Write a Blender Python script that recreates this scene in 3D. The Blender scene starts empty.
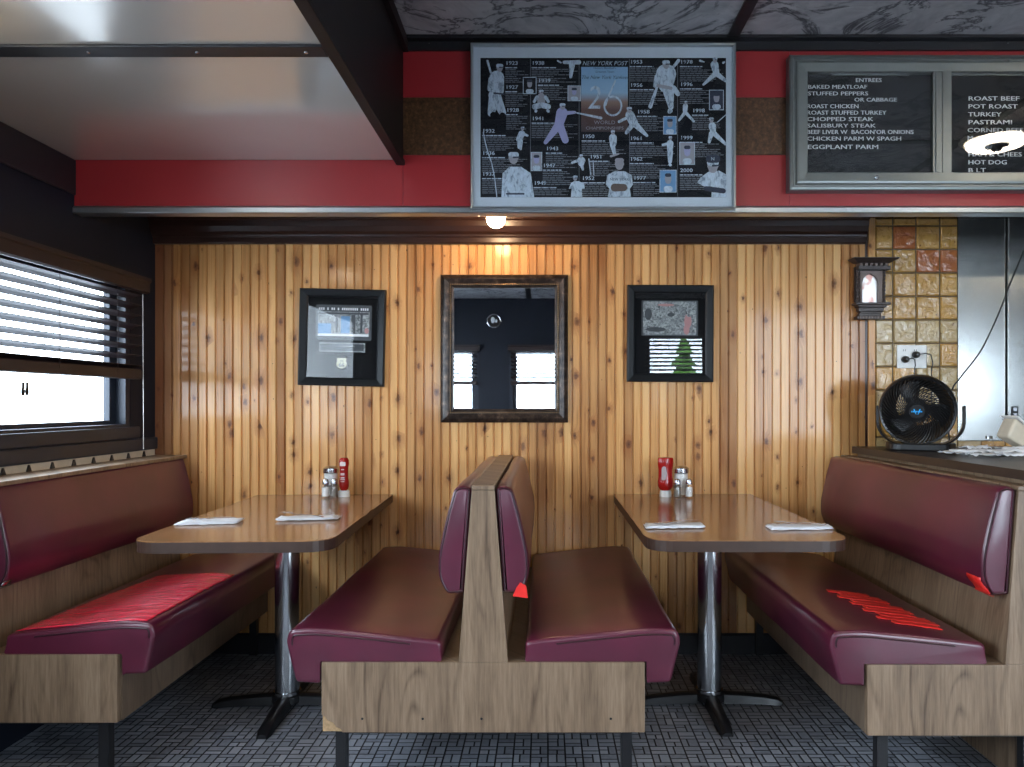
import bpy, bmesh, math, random
from mathutils import Vector, Matrix
random.seed(7)
SC = bpy.context.scene
COL = SC.collection
PI = math.pi
# ------------------------------------------------------------------ camera, world, exposure
F, CX, CY, CH, DW = 760.0, 545.0, 403.0, 1.18, 3.587
def PX(x, D): return (x-CX)*D/F
def PZ(y, D): return CH-(y-CY)*D/F
cam = bpy.data.cameras.new('camera'); cam.sensor_width = 36; cam.lens = F/1024*36
cam.shift_x = (512-CX)/1024; cam.shift_y = (CY-383.5)/1024
camo = bpy.data.objects.new('camera', cam); COL.objects.link(camo)
camo.location = (0, -DW, CH); camo.rotation_euler = (PI/2, 0, 0); SC.camera = camo
cam.clip_start = .02
SC.view_settings.view_transform = 'Standard'; SC.view_settings.look = 'None'
SC.view_settings.gamma = 1; SC.view_settings.use_curve_mapping = False
SC.view_settings.exposure = 1.45
W = bpy.data.worlds.new('sky'); SC.world = W; W.use_nodes = True
bg = W.node_tree.nodes['Background']; bg.inputs[0].default_value = (.72, .86, 1, 1); bg.inputs[1].default_value = 6
LAMP_W = 1.0
# ------------------------------------------------------------------ materials
def newmat(name):
    m = bpy.data.materials.new(name); m.use_nodes = True
    return m, m.node_tree, m.node_tree.nodes['Principled BSDF']
def setp(b, col=None, rough=None, metal=None, spec=None, coat=None, coatr=None):
    if col is not None: b.inputs['Base Color'].default_value = (*col, 1)
    if rough is not None: b.inputs['Roughness'].default_value = rough
    if metal is not None: b.inputs['Metallic'].default_value = metal
    if spec is not None: b.inputs['Specular IOR Level'].default_value = spec
    if coat is not None: b.inputs['Coat Weight'].default_value = coat
    if coatr is not None: b.inputs['Coat Roughness'].default_value = coatr
class N:
    def __init__(s, t): s.t = t
    def new(s, k, **kw):
        n = s.t.nodes.new(k)
        for a, v in kw.items(): setattr(n, a, v)
        return n
    def link(s, a, b): s.t.links.new(a, b)
    def inp(s, sock, v):
        if isinstance(v, bpy.types.NodeSocket): s.link(v, sock)
        else: sock.default_value = v
    def m(s, op, a, b=0.0, c=0.0, clamp=False):
        n = s.new('ShaderNodeMath', operation=op, use_clamp=clamp)
        for i, v in enumerate((a, b, c)): s.inp(n.inputs[i], v)
        return n.outputs[0]
    def comb(s, x, y, z):
        n = s.new('ShaderNodeCombineXYZ')
        for i, v in enumerate((x, y, z)): s.inp(n.inputs[i], v)
        return n.outputs[0]
    def sep(s, v):
        n = s.new('ShaderNodeSeparateXYZ'); s.link(v, n.inputs[0]); return n.outputs
    def obj(s): return s.new('ShaderNodeTexCoord').outputs['Object']
    def noise(s, vec, scale, detail=3, rough=.5, dist=0):
        n = s.new('ShaderNodeTexNoise'); s.link(vec, n.inputs['Vector'])
        n.inputs['Scale'].default_value = scale; n.inputs['Detail'].default_value = detail
        n.inputs['Roughness'].default_value = rough; n.inputs['Distortion'].default_value = dist
        return n.outputs['Fac']
    def white(s, v):
        n = s.new('ShaderNodeTexWhiteNoise', noise_dimensions='1D'); s.link(v, n.inputs['W']); return n.outputs['Value']
    def white3(s, v):
        n = s.new('ShaderNodeTexWhiteNoise', noise_dimensions='3D'); s.link(v, n.inputs['Vector']); return n.outputs['Value']
    def ramp(s, fac, stops):
        n = s.new('ShaderNodeValToRGB'); s.link(fac, n.inputs[0]); e = n.color_ramp.elements
        while len(e) < len(stops): e.new(.5)
        for i, (p, c) in enumerate(stops): e[i].position = p; e[i].color = (*c, 1)
        return n.outputs[0]
    def mix(s, f, a, b, mode='MIX'):
        n = s.new('ShaderNodeMix', data_type='RGBA', blend_type=mode)
        s.inp(n.inputs[0], f)
        s.inp(n.inputs[6], (*a, 1) if isinstance(a, tuple) else a); s.inp(n.inputs[7], (*b, 1) if isinstance(b, tuple) else b)
        return n.outputs[2]
    def mapr(s, v, a, b, c=0., d=1.):
        n = s.new('ShaderNodeMapRange'); s.link(v, n.inputs[0])
        for i, q in enumerate((a, b, c, d)): n.inputs[i+1].default_value = q
        return n.outputs[0]
    def vmul(s, v, xyz):
        n = s.new('ShaderNodeVectorMath', operation='MULTIPLY'); s.link(v, n.inputs[0]); n.inputs[1].default_value = xyz
        return n.outputs[0]
    def bump(s, h, strength, dist, b):
        n = s.new('ShaderNodeBump'); n.inputs['Strength'].default_value = strength; n.inputs['Distance'].default_value = dist
        s.link(h, n.inputs['Height']); s.link(n.outputs[0], b.inputs['Normal'])
M = {}
def simple(name, col, rough=.5, metal=0, var=.12, scale=30, bump=0, **kw):
    m, t, b = newmat(name); setp(b, col, rough, metal, **kw); n = N(t)
    f = n.noise(n.obj(), scale, 4)
    c = n.mix(f, tuple(x*(1-var) for x in col), tuple(min(1, x*(1+var)) for x in col))
    n.link(c, b.inputs['Base Color'])
    if bump: n.bump(f, bump, .002, b)
    M[name] = m; return m
def emit(name, col, s):
    m, t, b = newmat(name); b.inputs['Base Color'].default_value = (*col, 1)
    b.inputs['Emission Color'].default_value = (*col, 1); b.inputs['Emission Strength'].default_value = s
    M[name] = m
simple('black_paint', (.012, .012, .016), .45)
simple('black_metal', (.012, .012, .014), .35)
simple('black_frame', (.006, .008, .010), .4, spec=.3)
simple('black_plastic', (.012, .012, .013), .33)
simple('charcoal_wall', (.008, .011, .020), .6, spec=.3, var=.25, scale=6)
simple('window_paint', (.010, .016, .030), .42, var=.3)
simple('dark_wood', (.035, .016, .012), .3, var=.4, scale=12)
simple('dark_beam', (.011, .008, .008), .5, spec=.3, var=.4, scale=9)
simple('slat_wood', (.021, .011, .012), .45, var=.3)
simple('red_laminate', (.34, .022, .026), .3, var=.06, scale=3)
m, t, b = newmat('red_tape'); n = N(t); co = n.obj(); setp(b, None, .17, coat=.5, coatr=.08)
f = n.noise(n.vmul(co, (5, 34, 5)), 1, 5, .6, .8)
n.link(n.mix(n.mapr(f, .35, .65), (.80, .015, .05), (.98, .05, .10)), b.inputs['Base Color']); n.bump(f, .9, .035, b); M['red_tape'] = m
simple('red_tape_matte', (.85, .03, .025), .35, var=.2, scale=60, bump=.3)
simple('chrome', (.55, .56, .58), .16, 1, var=.05)
simple('aluminium', (.42, .45, .47), .3, .9, var=.08)
simple('menu_metal', (.20, .215, .21), .38, .75, var=.08)
simple('white_print', (.75, .78, .8), .5)
simple('pale_mat', (.50, .57, .64), .5, var=.05)
simple('white_plastic', (.8, .8, .78), .35)
simple('cream', (.62, .54, .42), .5)
simple('napkin', (.82, .83, .86), .7, var=.06, scale=60)
simple('steel', (.5, .5, .52), .22, 1)
simple('salt', (.85, .85, .83), .7)
simple('pepper', (.22, .20, .17), .8, var=.5, scale=400)
simple('ketchup', (.36, .008, .006), .2, var=.1)
simple('label_pale', (.75, .62, .60), .4)
simple('label_grey', (.42, .33, .33), .4)
simple('carved_wood', (.045, .030, .026), .4, var=.5, scale=60)
simple('carved_pale', (.17, .12, .10), .45, var=.3, scale=60)
simple('particle_board', (.42, .27, .14), .8, var=.5, scale=120)
simple('logo_blue', (.03, .38, .85), .35)
simple('grout', (.13, .085, .04), .7)
simple('foliage', (.10, .24, .03), .7, var=.5, scale=8)
simple('bark', (.1, .06, .04), .8)
simple('pavement', (.30, .31, .33), .9)
simple('plug_cable', (.03, .03, .03), .4)
simple('tree_soil', (.3, .3, .3), .9)
simple('lamp_cream', (.8, .74, .6), .4)
emit('bulb_glow', (1, .64, .36), 40)
emit('lamp_glow', (1, .86, .66), 11)
# mirror
m, t, b = newmat('mirror_silver'); setp(b, (.82, .85, .87), .015, 1); M['mirror'] = m
m, t, b = newmat('lantern_reflection_paint'); n = N(t); setp(b, (.85, .85, .85), .25, .3)
n.link(n.ramp(n.noise(n.obj(), 22, 1), [(.36, (.75, .42, .36)), (.44, (.95, .95, .95))]), b.inputs['Base Color']); M['lantern_reflection_paint'] = m  # the mirror's bright white and pink reflection is painted into the colour
# glass: thin pane
def glassmat(name, refl, rough=.01, tint=(1, 1, 1)):
    m, t, b = newmat(name); n = N(t); t.nodes.remove(b)
    tr = n.new('ShaderNodeBsdfTransparent'); tr.inputs[0].default_value = (*tint, 1)
    gl = n.new('ShaderNodeBsdfGlossy'); gl.inputs['Roughness'].default_value = rough
    ge = n.new('ShaderNodeNewGeometry'); dp = n.new('ShaderNodeVectorMath', operation='DOT_PRODUCT')
    n.link(ge.outputs['Incoming'], dp.inputs[0]); n.link(ge.outputs['Normal'], dp.inputs[1])
    sch = n.m('ADD', n.m('MULTIPLY', n.m('POWER', n.m('SUBTRACT', 1, n.m('ABSOLUTE', dp.outputs['Value'])), 5), .96), .04)
    mx = n.new('ShaderNodeMixShader')
    n.link(n.m('MULTIPLY', sch, refl, clamp=True), mx.inputs[0]); n.link(tr.outputs[0], mx.inputs[1]); n.link(gl.outputs[0], mx.inputs[2])
    n.link(mx.outputs[0], t.nodes['Material Output'].inputs[0]); M[name] = m
glassmat('glass', .5); glassmat('menu_glass', 1.15, .01); glassmat('window_glass', .6); glassmat('frame_glass', .45, .01); glassmat('frame_glass_clear', 1.6, .01); glassmat('jar_glass', .8, .03, (1, 1, 1))
# knotty pine beadboard
PITCH = .0410
m, t, b = newmat('knotty_pine'); n = N(t); co = n.obj(); x, y, z = n.sep(co)
strip = n.m('FLOOR', n.m('DIVIDE', n.m('ADD', x, 10), PITCH)); board = n.m('FLOOR', n.m('DIVIDE', n.m('ADD', x, 10), 2*PITCH))
rb = n.white(board); rs = n.white(n.m('ADD', strip, 77.3))
kv = n.comb(n.m('ADD', n.m('MULTIPLY', x, 12.2), n.m('MULTIPLY', rb, .4)), n.m('ADD', n.m('MULTIPLY', z, 7.), n.m('MULTIPLY', rb, 37.)), 0.)
vo = n.new('ShaderNodeTexVoronoi', voronoi_dimensions='2D'); n.link(kv, vo.inputs['Vector']); vo.inputs['Scale'].default_value = 1
vd = vo.outputs['Distance']; vc = n.sep(vo.outputs['Color'])
wob = n.noise(co, 70, 3)
vd2 = n.m('ADD', vd, n.m('MULTIPLY', n.m('SUBTRACT', wob, .5), .22))
thr = n.mapr(vc[0], .50, 1, .0005, .18)
kn = n.m('MULTIPLY', n.m('SUBTRACT', 1, n.m('DIVIDE', vd2, thr), clamp=True), n.mapr(n.noise(co, 45, 2), .3, .6, .45, 1))
halo = n.m('SUBTRACT', 1, n.m('DIVIDE', vd2, n.m('MULTIPLY', thr, 3.2)), clamp=True)
gv = n.comb(n.m('ADD', n.m('MULTIPLY', x, 95), n.m('ADD', n.m('MULTIPLY', rb, 50), n.m('MULTIPLY', halo, 2.2))), 0.0, n.m('MULTIPLY', z, 2.2))
grain = n.noise(gv, 1.0, 4, .6, 1.2)
soft = n.noise(n.comb(n.m('MULTIPLY', x, 6), rb, n.m('MULTIPLY', z, 1.4)), 1.3, 2)
tone = n.m('ADD', n.m('MULTIPLY', grain, .45), n.m('ADD', n.m('MULTIPLY', rb, .28), n.m('MULTIPLY', rs, .30)))
c = n.ramp(tone, [(.32, (.34, .135, .038)), (.5, (.62, .30, .095)), (.68, (.82, .47, .18))])
c = n.mix(n.mapr(soft, .35, .7), c, n.mix(.45, c, (.88, .52, .21)))
c = n.mix(n.m('MULTIPLY', halo, .75), c, (.34, .11, .028))
c = n.mix(n.m('MULTIPLY', n.m('POWER', kn, .5), .92), c, (.055, .016, .008))
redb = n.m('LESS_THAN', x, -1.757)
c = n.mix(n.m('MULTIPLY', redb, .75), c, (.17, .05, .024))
n.link(c, b.inputs['Base Color']); setp(b, None, .5, 0, spec=.3, coat=.4, coatr=.12)
n.bump(grain, .10, .0015, b); M['pine'] = m
m2 = m.copy(); M['pine_plain'] = m2
# laminate
def laminate(name, c0, c1, c2, rough=.38, sx=1.0, axis='z'):
    m, t, b = newmat(name); n = N(t); co = n.obj(); x, y, z = n.sep(co)
    if axis == 'z': a, l = n.m('ADD', x, n.m('MULTIPLY', y, .83)), z
    elif axis == 'y': a, l = n.m('ADD', x, n.m('MULTIPLY', z, .7)), y
    g = n.noise(n.comb(n.m('MULTIPLY', a, 90), 0., n.m('MULTIPLY', l, 6)), 1., 5, .65)
    w1 = n.noise(n.comb(n.m('MULTIPLY', a, 4.2), 0.3, n.m('MULTIPLY', l, .7)), 1., 2, .4)
    w2 = n.noise(n.comb(n.m('MULTIPLY', a, 9), 4.3, n.m('MULTIPLY', l, 2.2)), 1., 2, .4)
    ring = n.m('ADD', n.m('MULTIPLY', a, 16), n.m('ADD', n.m('MULTIPLY', w1, 18), n.m('MULTIPLY', w2, 2)))
    fr = n.m('FRACT', ring); cath = n.mapr(n.m('ABSOLUTE', n.m('SUBTRACT', fr, .5)), 0, .22, 1, 0)
    cath = n.m('MULTIPLY', cath, n.mapr(w2, .42, .62))
    g2 = n.noise(n.comb(n.m('MULTIPLY', a, 260), 2., n.m('MULTIPLY', l, 14)), 1., 3, .6)
    soft = n.noise(n.comb(n.m('MULTIPLY', a, 14), 7., n.m('MULTIPLY', l, .8)), 1., 2)
    f = n.m('SUBTRACT', n.m('ADD', n.m('MULTIPLY', g, .45), n.m('ADD', n.m('MULTIPLY', g2, .2), n.m('MULTIPLY', soft, .35))), n.m('MULTIPLY', cath, .16))
    n.link(n.ramp(f, [(.30, c0), (.5, c1), (.70, c2)]), b.inputs['Base Color'])
    setp(b, None, rough); n.bump(g, .08, .001, b); M[name] = m
laminate('laminate', (.085, .052, .031), (.225, .150, .095), (.36, .255, .170))
laminate('laminate_dark', (.09, .058, .038), (.17, .118, .080), (.24, .175, .125))
laminate('table_laminate', (.18, .085, .038), (.30, .155, .07), (.38, .21, .10), rough=.16, axis='y')
simple('edge_band', (.055, .030, .022), .35, var=.3)
simple('counter_top', (.035, .024, .02), .35, var=.3)
# burgundy vinyl
m, t, b = newmat('burgundy_vinyl'); n = N(t); co = n.obj()
f = n.noise(co, 260, 2); g = n.noise(co, 5, 3)
n.link(n.mix(n.mapr(g, .3, .7), (.072, .009, .024), (.118, .013, .036)), b.inputs['Base Color'])
setp(b, None, .36, spec=.5, coat=.5, coatr=.17); n.bump(f, .14, .001, b); M['vinyl'] = m
simple('piping_vinyl', (.03, .004, .010), .35)
# floor
m, t, b = newmat('mosaic_floor'); n = N(t); co = n.obj(); x, y, z = n.sep(co)
CELL = .058
u = n.m('DIVIDE', n.m('ADD', x, 20), CELL); v = n.m('DIVIDE', n.m('ADD', y, 20), CELL)
iu = n.m('FLOOR', u); iv = n.m('FLOOR', v); fu = n.m('FRACT', u); fv = n.m('FRACT', v)
# stagger rows of cells like the mixed tile mosaic
par = n.m('MODULO', n.m('ADD', iu, iv), 2.0)
rr = n.white3(n.comb(iu, iv, 3.))
def edge(f, w): return n.m('MINIMUM', f, n.m('SUBTRACT', 1, f))
sp = n.mapr(rr, 0, 1, .36, .64)
# split the cell along x (par=1) or along y (par=0)
def split(f):
    lo = n.m('LESS_THAN', f, sp)
    d = n.m('ABSOLUTE', n.m('SUBTRACT', f, sp)); return lo, d
lu, du = split(fu); lv, dv = split(fv)
dsplit = n.mix(par, n.comb(dv, dv, dv), n.comb(du, du, du)); dsplit = n.sep(dsplit)[0]
# some small cells are cut again into squares
cut = n.m('GREATER_THAN', rr, .62)
dcut = n.mix(par, n.comb(du, du, du), n.comb(dv, dv, dv)); dcut = n.sep(dcut)[0]
side = n.mix(par, n.comb(lv, lv, lv), n.comb(lu, lu, lu)); side = n.sep(side)[0]
dcut2 = n.m('ADD', dcut, n.m('SUBTRACT', 1, n.m('MULTIPLY', cut, side)))
d = n.m('MINIMUM', n.m('MINIMUM', edge(fu, 0), edge(fv, 0)), n.m('MINIMUM', dsplit, dcut2))
line = n.mapr(d, .028, .06)
tid = n.white3(n.comb(n.m('ADD', iu, n.m('MULTIPLY', side, .37)), iv, n.m('MULTIPLY', rr, 3)))
base = n.ramp(tid, [(0, (.16, .175, .21)), (.5, (.27, .29, .335)), (1, (.38, .40, .45))])
mot = n.noise(co, 60, 4); stain = n.noise(co, 1.6, 3)
base = n.mix(n.mapr(mot, .3, .75), base, n.mix(.55, base, (.42, .44, .49)))
base = n.mix(n.mapr(stain, .45, .7, 0, .35), base, (.16, .125, .10))
n.link(n.mix(line, (.006, .007, .010), base), b.inputs['Base Color']); setp(b, None, .40)
n.link(n.mapr(mot, .3, .7, .32, .5), b.inputs['Roughness'])
n.bump(line, .4, .002, b); M['floor'] = m
# marbled ceiling tile
m, t, b = newmat('marbled_tile'); n = N(t); co = n.obj()
a1 = n.noise(co, 2.2, 8, .62, 1.4); a2 = n.noise(co, 5., 6, .6, 2.2)
vein = n.m('ABSOLUTE', n.m('SUBTRACT', a1, .5))
c = n.ramp(a2, [(.3, (.32, .32, .34)), (.6, (.50, .50, .51)), (.8, (.6, .6, .6))])
c = n.mix(n.mapr(vein, .0, .03, .95, 0), c, (.03, .03, .04)); n.link(c, b.inputs['Base Color']); setp(b, None, .5); M['marble'] = m
# glossy sheet ceiling
m, t, b = newmat('sheet_metal_ceiling'); n = N(t); co = n.obj(); f = n.noise(co, 1.7, 3)
n.link(n.mix(f, (.66, .62, .55), (.76, .72, .65)), b.inputs['Base Color']); setp(b, None, .15, .35)
n.bump(f, .25, .02, b); M['sheet'] = m
# granite band
m, t, b = newmat('brown_granite'); n = N(t); co = n.obj(); f = n.noise(co, 55, 6, .7)
n.link(n.ramp(f, [(.35, (.035, .015, .008)), (.55, (.11, .05, .022)), (.75, (.22, .12, .06))]), b.inputs['Base Color']); setp(b, None, .28); M['granite'] = m
# brushed stainless
m, t, b = newmat('stainless'); n = N(t); co = n.obj(); f = n.noise(n.vmul(co, (3, 3, 160)), 1, 3)
n.link(n.mix(f, (.50, .51, .50), (.58, .585, .57)), b.inputs['Base Color']); setp(b, None, .22, 1); n.bump(f, .03, .001, b); M['stainless'] = m
m, t, b = newmat('underside_steel'); n = N(t); setp(b, (.20, .19, .18), .12, 1); M['underside'] = m
# distressed mirror frame
m, t, b = newmat('distressed_frame'); n = N(t); co = n.obj(); f = n.noise(co, 26, 6, .7)
n.link(n.ramp(f, [(.42, (.018, .013, .011)), (.58, (.065, .045, .035)), (.72, (.22, .15, .11))]), b.inputs['Base Color']); setp(b, None, .28, .3); n.bump(f, .3, .002, b); M['distressed'] = m
simple('bead_bronze', (.38, .24, .12), .3, .8, var=.3)
# glazed tiles
def glazed(name, c0, c1):
    m, t, b = newmat(name); n = N(t); co = n.obj(); f = n.noise(co, 24, 4, .6, .8); g = n.noise(co, 60, 5)
    c = n.mix(n.mapr(f, .3, .7), c0, c1); c = n.mix(n.mapr(g, .66, .74), c, (.10, .03, .015))
    n.link(c, b.inputs['Base Color']); setp(b, None, .13, spec=.8); n.bump(f, .55, .012, b); M[name] = m
glazed('tile_ochre', (.44, .22, .045), (.60, .34, .09)); glazed('tile_sand', (.38, .25, .10), (.52, .38, .18)); glazed('tile_rust', (.36, .10, .03), (.50, .17, .05))
# poster sky
m, t, b = newmat('poster_sky'); n = N(t); x, y, z = n.sep(n.obj())
z0, z1 = PZ(30+355/3.531, 2.94), PZ(30+110/3.531, 2.94)
n.link(n.ramp(n.mapr(z, z0, z1), [(0, (.05, .03, .035)), (.3, (.11, .05, .04)), (.42, (.24, .15, .12)), (.55, (.28, .45, .62)), (1, (.22, .40, .62))]), b.inputs['Base Color']); setp(b, None, .5); M['poster_sky'] = m
simple('poster_black', (.007, .009, .014), .8, spec=.15); m, t, b = newmat('poster_white'); n = N(t); co = n.obj(); f = n.noise(n.vmul(co, (1, 1, .5)), 75, 4, .6, 1)
n.link(n.ramp(f, [(.34, (.17, .22, .29)), (.47, (.42, .51, .60)), (.7, (.55, .66, .76))]), b.inputs['Base Color']); setp(b, None, .6); M['poster_white'] = m
simple('poster_text', (.15, .17, .20), .6, var=.3, scale=300); simple('poster_lav', (.33, .34, .56), .5); simple('poster_skin', (.30, .30, .34), .5)
simple('poster_glove', (.10, .07, .06), .5); simple('poster_blue', (.12, .28, .50), .5); simple('poster_navy', (.01, .02, .05), .5)
m, t, b = newmat('photo_grey'); n = N(t); co = n.obj(); f = n.noise(co, 70, 5, .7, 1.5)
n.link(n.ramp(f, [(.36, (.04, .05, .055)), (.5, (.24, .27, .28)), (.64, (.5, .54, .54))]), b.inputs['Base Color']); setp(b, None, .5); M['photo_grey'] = m; simple('photo_dark', (.05, .06, .07), .5, var=.5, scale=60); simple('photo_pink', (.5, .25, .25), .5)
simple('letter_white', (.72, .74, .74), .5)
simple('menu_black', (.006, .0065, .0075), .8, spec=.15)
simple('shield_cream', (.62, .62, .45), .5)
# ------------------------------------------------------------------ mesh helpers
def BM(): return bmesh.new()
def obj(name, bm, mats, parent=None, smooth=False, label=None, bevel=0, kind=None, segs=2):
    me = bpy.data.meshes.new(name)
    bmesh.ops.recalc_face_normals(bm, faces=bm.faces[:])
    bm.to_mesh(me); bm.free()
    if not isinstance(mats, (list, tuple)): mats = [mats]
    for q in mats: me.materials.append(M[q] if isinstance(q, str) else q)
    o = bpy.data.objects.new(name, me); COL.objects.link(o)
    if parent is not None: o.parent = parent
    if smooth:
        me.polygons.foreach_set('use_smooth', [True]*len(me.polygons))
        try: me.set_sharp_from_angle(angle=math.radians(smooth if smooth > 1 else 40))
        except Exception: pass
    if bevel:
        md = o.modifiers.new('bevel', 'BEVEL'); md.width = bevel; md.segments = segs; md.limit_method = 'ANGLE'; md.angle_limit = math.radians(40)
    if label: o['label'] = label
    if kind: o['kind'] = kind
    return o
def tag(o, label, cat, group=None):
    o['label'] = label; o['category'] = cat
    if group: o['group'] = group
    return o
def thing(name, label, cat, loc=(0, 0, 0), rot=(0, 0, 0), group=None):
    o = bpy.data.objects.new(name, None); COL.objects.link(o); o.location = loc; o.rotation_euler = rot
    o.empty_display_size = .1
    return tag(o, label, cat, group)
def struct(name, bm, mats, parent=None, **kw): return obj(name, bm, mats, parent, kind='structure' if parent is None else None, **kw)
def tree(o):
    for c in list(o.children):
        yield c
def dup(o, parent=None):
    c = o.copy(); COL.objects.link(c)
    if parent is not None: c.parent = parent
    for ch in list(o.children): dup(ch, c)
    return c
def box(bm, x0, x1, y0, y1, z0, z1, mi=0, mtx=None):
    vs = [bm.verts.new(v) for v in ((x0,y0,z0),(x1,y0,z0),(x1,y1,z0),(x0,y1,z0),(x0,y0,z1),(x1,y0,z1),(x1,y1,z1),(x0,y1,z1))]
    if mtx:
        for v in vs: v.co = mtx @ v.co
    for f in ((0,3,2,1),(4,5,6,7),(0,1,5,4),(1,2,6,5),(2,3,7,6),(3,0,4,7)):
        bm.faces.new([vs[i] for i in f]).material_index = mi
    return vs
def prism(bm, pts, a, b, axis='y', mi=0):
    """pts 2-D; axis y: pts=(x,z); axis z: pts=(x,y); axis x: pts=(y,z)"""
    def P(p, t): return {'y': (p[0], t, p[1]), 'z': (p[0], p[1], t), 'x': (t, p[0], p[1])}[axis]
    A = [bm.verts.new(P(p, a)) for p in pts]; B = [bm.verts.new(P(p, b)) for p in pts]
    n = len(pts)
    for i in range(n): bm.faces.new((A[i], A[(i+1)%n], B[(i+1)%n], B[i])).material_index = mi
    bm.faces.new(A[::-1]).material_index = mi; bm.faces.new(B).material_index = mi
def tube(bm, pts, r, n=8, closed=False, mi=0):
    pts = [Vector(p) for p in pts]; rings = []
    rr = r if isinstance(r, (list, tuple)) else [r]*len(pts)
    L = len(pts); prev = None
    for i, p in enumerate(pts):
        if closed: t = (pts[(i+1)%L]-pts[i-1])
        else: t = pts[min(i+1, L-1)]-pts[max(i-1, 0)]
        t.normalize()
        if prev is None:
            a = Vector((0, 0, 1)) if abs(t.z) < .9 else Vector((1, 0, 0))
            nrm = t.cross(a).normalized()
        else: nrm = (prev-t*prev.dot(t)).normalized()
        prev = nrm; bn = t.cross(nrm)
        rings.append([bm.verts.new(p+(nrm*math.cos(2*PI*k/n)+bn*math.sin(2*PI*k/n))*rr[i]) for k in range(n)])
    for i in range(L if closed else L-1):
        A, B = rings[i], rings[(i+1)%L]
        for k in range(n): bm.faces.new((A[k], A[(k+1)%n], B[(k+1)%n], B[k])).material_index = mi
    if not closed:
        bm.faces.new(rings[0][::-1]).material_index = mi; bm.faces.new(rings[-1]).material_index = mi
def lathe(bm, prof, n=32, mtx=None, mi=0, sx=1, sy=1):
    rings = []
    for r, z in prof:
        if r < 1e-6: rings.append([bm.verts.new((0, 0, z))])
        else: rings.append([bm.verts.new((r*sx*math.cos(2*PI*k/n), r*sy*math.sin(2*PI*k/n), z)) for k in range(n)])
    for A, B in zip(rings, rings[1:]):
        for k in range(n):
            k2 = (k+1)%n
            if len(A) == 1 and len(B) == 1: continue
            if len(A) == 1: f = (A[0], B[k2], B[k])
            elif len(B) == 1: f = (A[k], A[k2], B[0])
            else: f = (A[k], A[k2], B[k2], B[k])
            bm.faces.new(f).material_index = mi
    for R in (rings[0], rings[-1]):
        if len(R) > 1: bm.faces.new(R).material_index = mi
    if mtx:
        for R in rings:
            for v in R: v.co = mtx @ v.co
def ellip(bm, c, r, n=16, m=10, mi=0, mtx=None):
    prof = [(math.sin(PI*i/m), -math.cos(PI*i/m)) for i in range(m+1)]
    mt = Matrix.Translation(c) @ Matrix.Diagonal((*r, 1))
    if mtx: mt = mtx @ mt
    lathe(bm, prof, n, mt, mi)
def poly(bm, pts, mi=0):
    bm.faces.new([bm.verts.new(p) for p in pts]).material_index = mi
_dg = None
def text(bm, s, x, z, h, y, mi=0, align='LEFT', shear=0, wx=1.0, bold=0, depth=.0, mtx=None, sp=1.0):
    """writes s in the XZ plane facing -Y, baseline z, cap height h"""
    cu = bpy.data.curves.new('t', 'FONT'); cu.body = s; cu.size = h/.70; cu.shear = shear; cu.align_x = align
    cu.space_character = sp; cu.resolution_u = 2
    if depth: cu.extrude = depth
    o = bpy.data.objects.new('t', cu); COL.objects.link(o)
    dg = bpy.context.evaluated_depsgraph_get(); me = bpy.data.meshes.new_from_object(o.evaluated_get(dg))
    n0 = len(bm.verts); f0 = len(bm.faces); bm.from_mesh(me); bm.verts.ensure_lookup_table(); bm.faces.ensure_lookup_table()
    mt = Matrix(((wx, 0, 0, x), (0, 0, -1, y), (0, 1, 0, z), (0, 0, 0, 1)))
    if mtx: mt = mtx @ mt
    for v in bm.verts[n0:]: v.co = mt @ v.co
    for f in bm.faces[f0:]: f.material_index = mi
    bpy.data.objects.remove(o); bpy.data.curves.remove(cu); bpy.data.meshes.remove(me)
    if bold: text(bm, s, x+h*bold, z, h, y-.00003, mi, align, shear, wx, 0, depth, mtx, sp)
def smoothprof(pts, rad, n=5):
    """round the corners of a closed polygon; rad list or number"""
    out = []; L = len(pts)
    for i, p in enumerate(pts):
        r = rad[i] if isinstance(rad, (list, tuple)) else rad
        p = Vector(p); a = Vector(pts[i-1]); b = Vector(pts[(i+1)%L])
        da, db = (a-p), (b-p); r = min(r, da.length*.48, db.length*.48)
        if r < 1e-5: out.append(p); continue
        s, e = p+da.normalized()*r, p+db.normalized()*r
        for k in range(n+1):
            t = k/n; out.append(s*(1-t)**2+p*2*t*(1-t)+e*t*t)
    return [(q.x, q.y) for q in out]
def offset(pts, d):
    """shrink a closed ccw polygon by d"""
    out = []; L = len(pts)
    for i in range(L):
        p = Vector(pts[i]); t = (Vector(pts[(i+1)%L])-Vector(pts[i-1])).normalized()
        out.append(p+Vector((-t.y, t.x))*d)
    return [(q.x, q.y) for q in out]
def area(pts): return sum(pts[i-1][0]*pts[i][1]-pts[i][0]*pts[i-1][1] for i in range(len(pts)))/2
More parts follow.
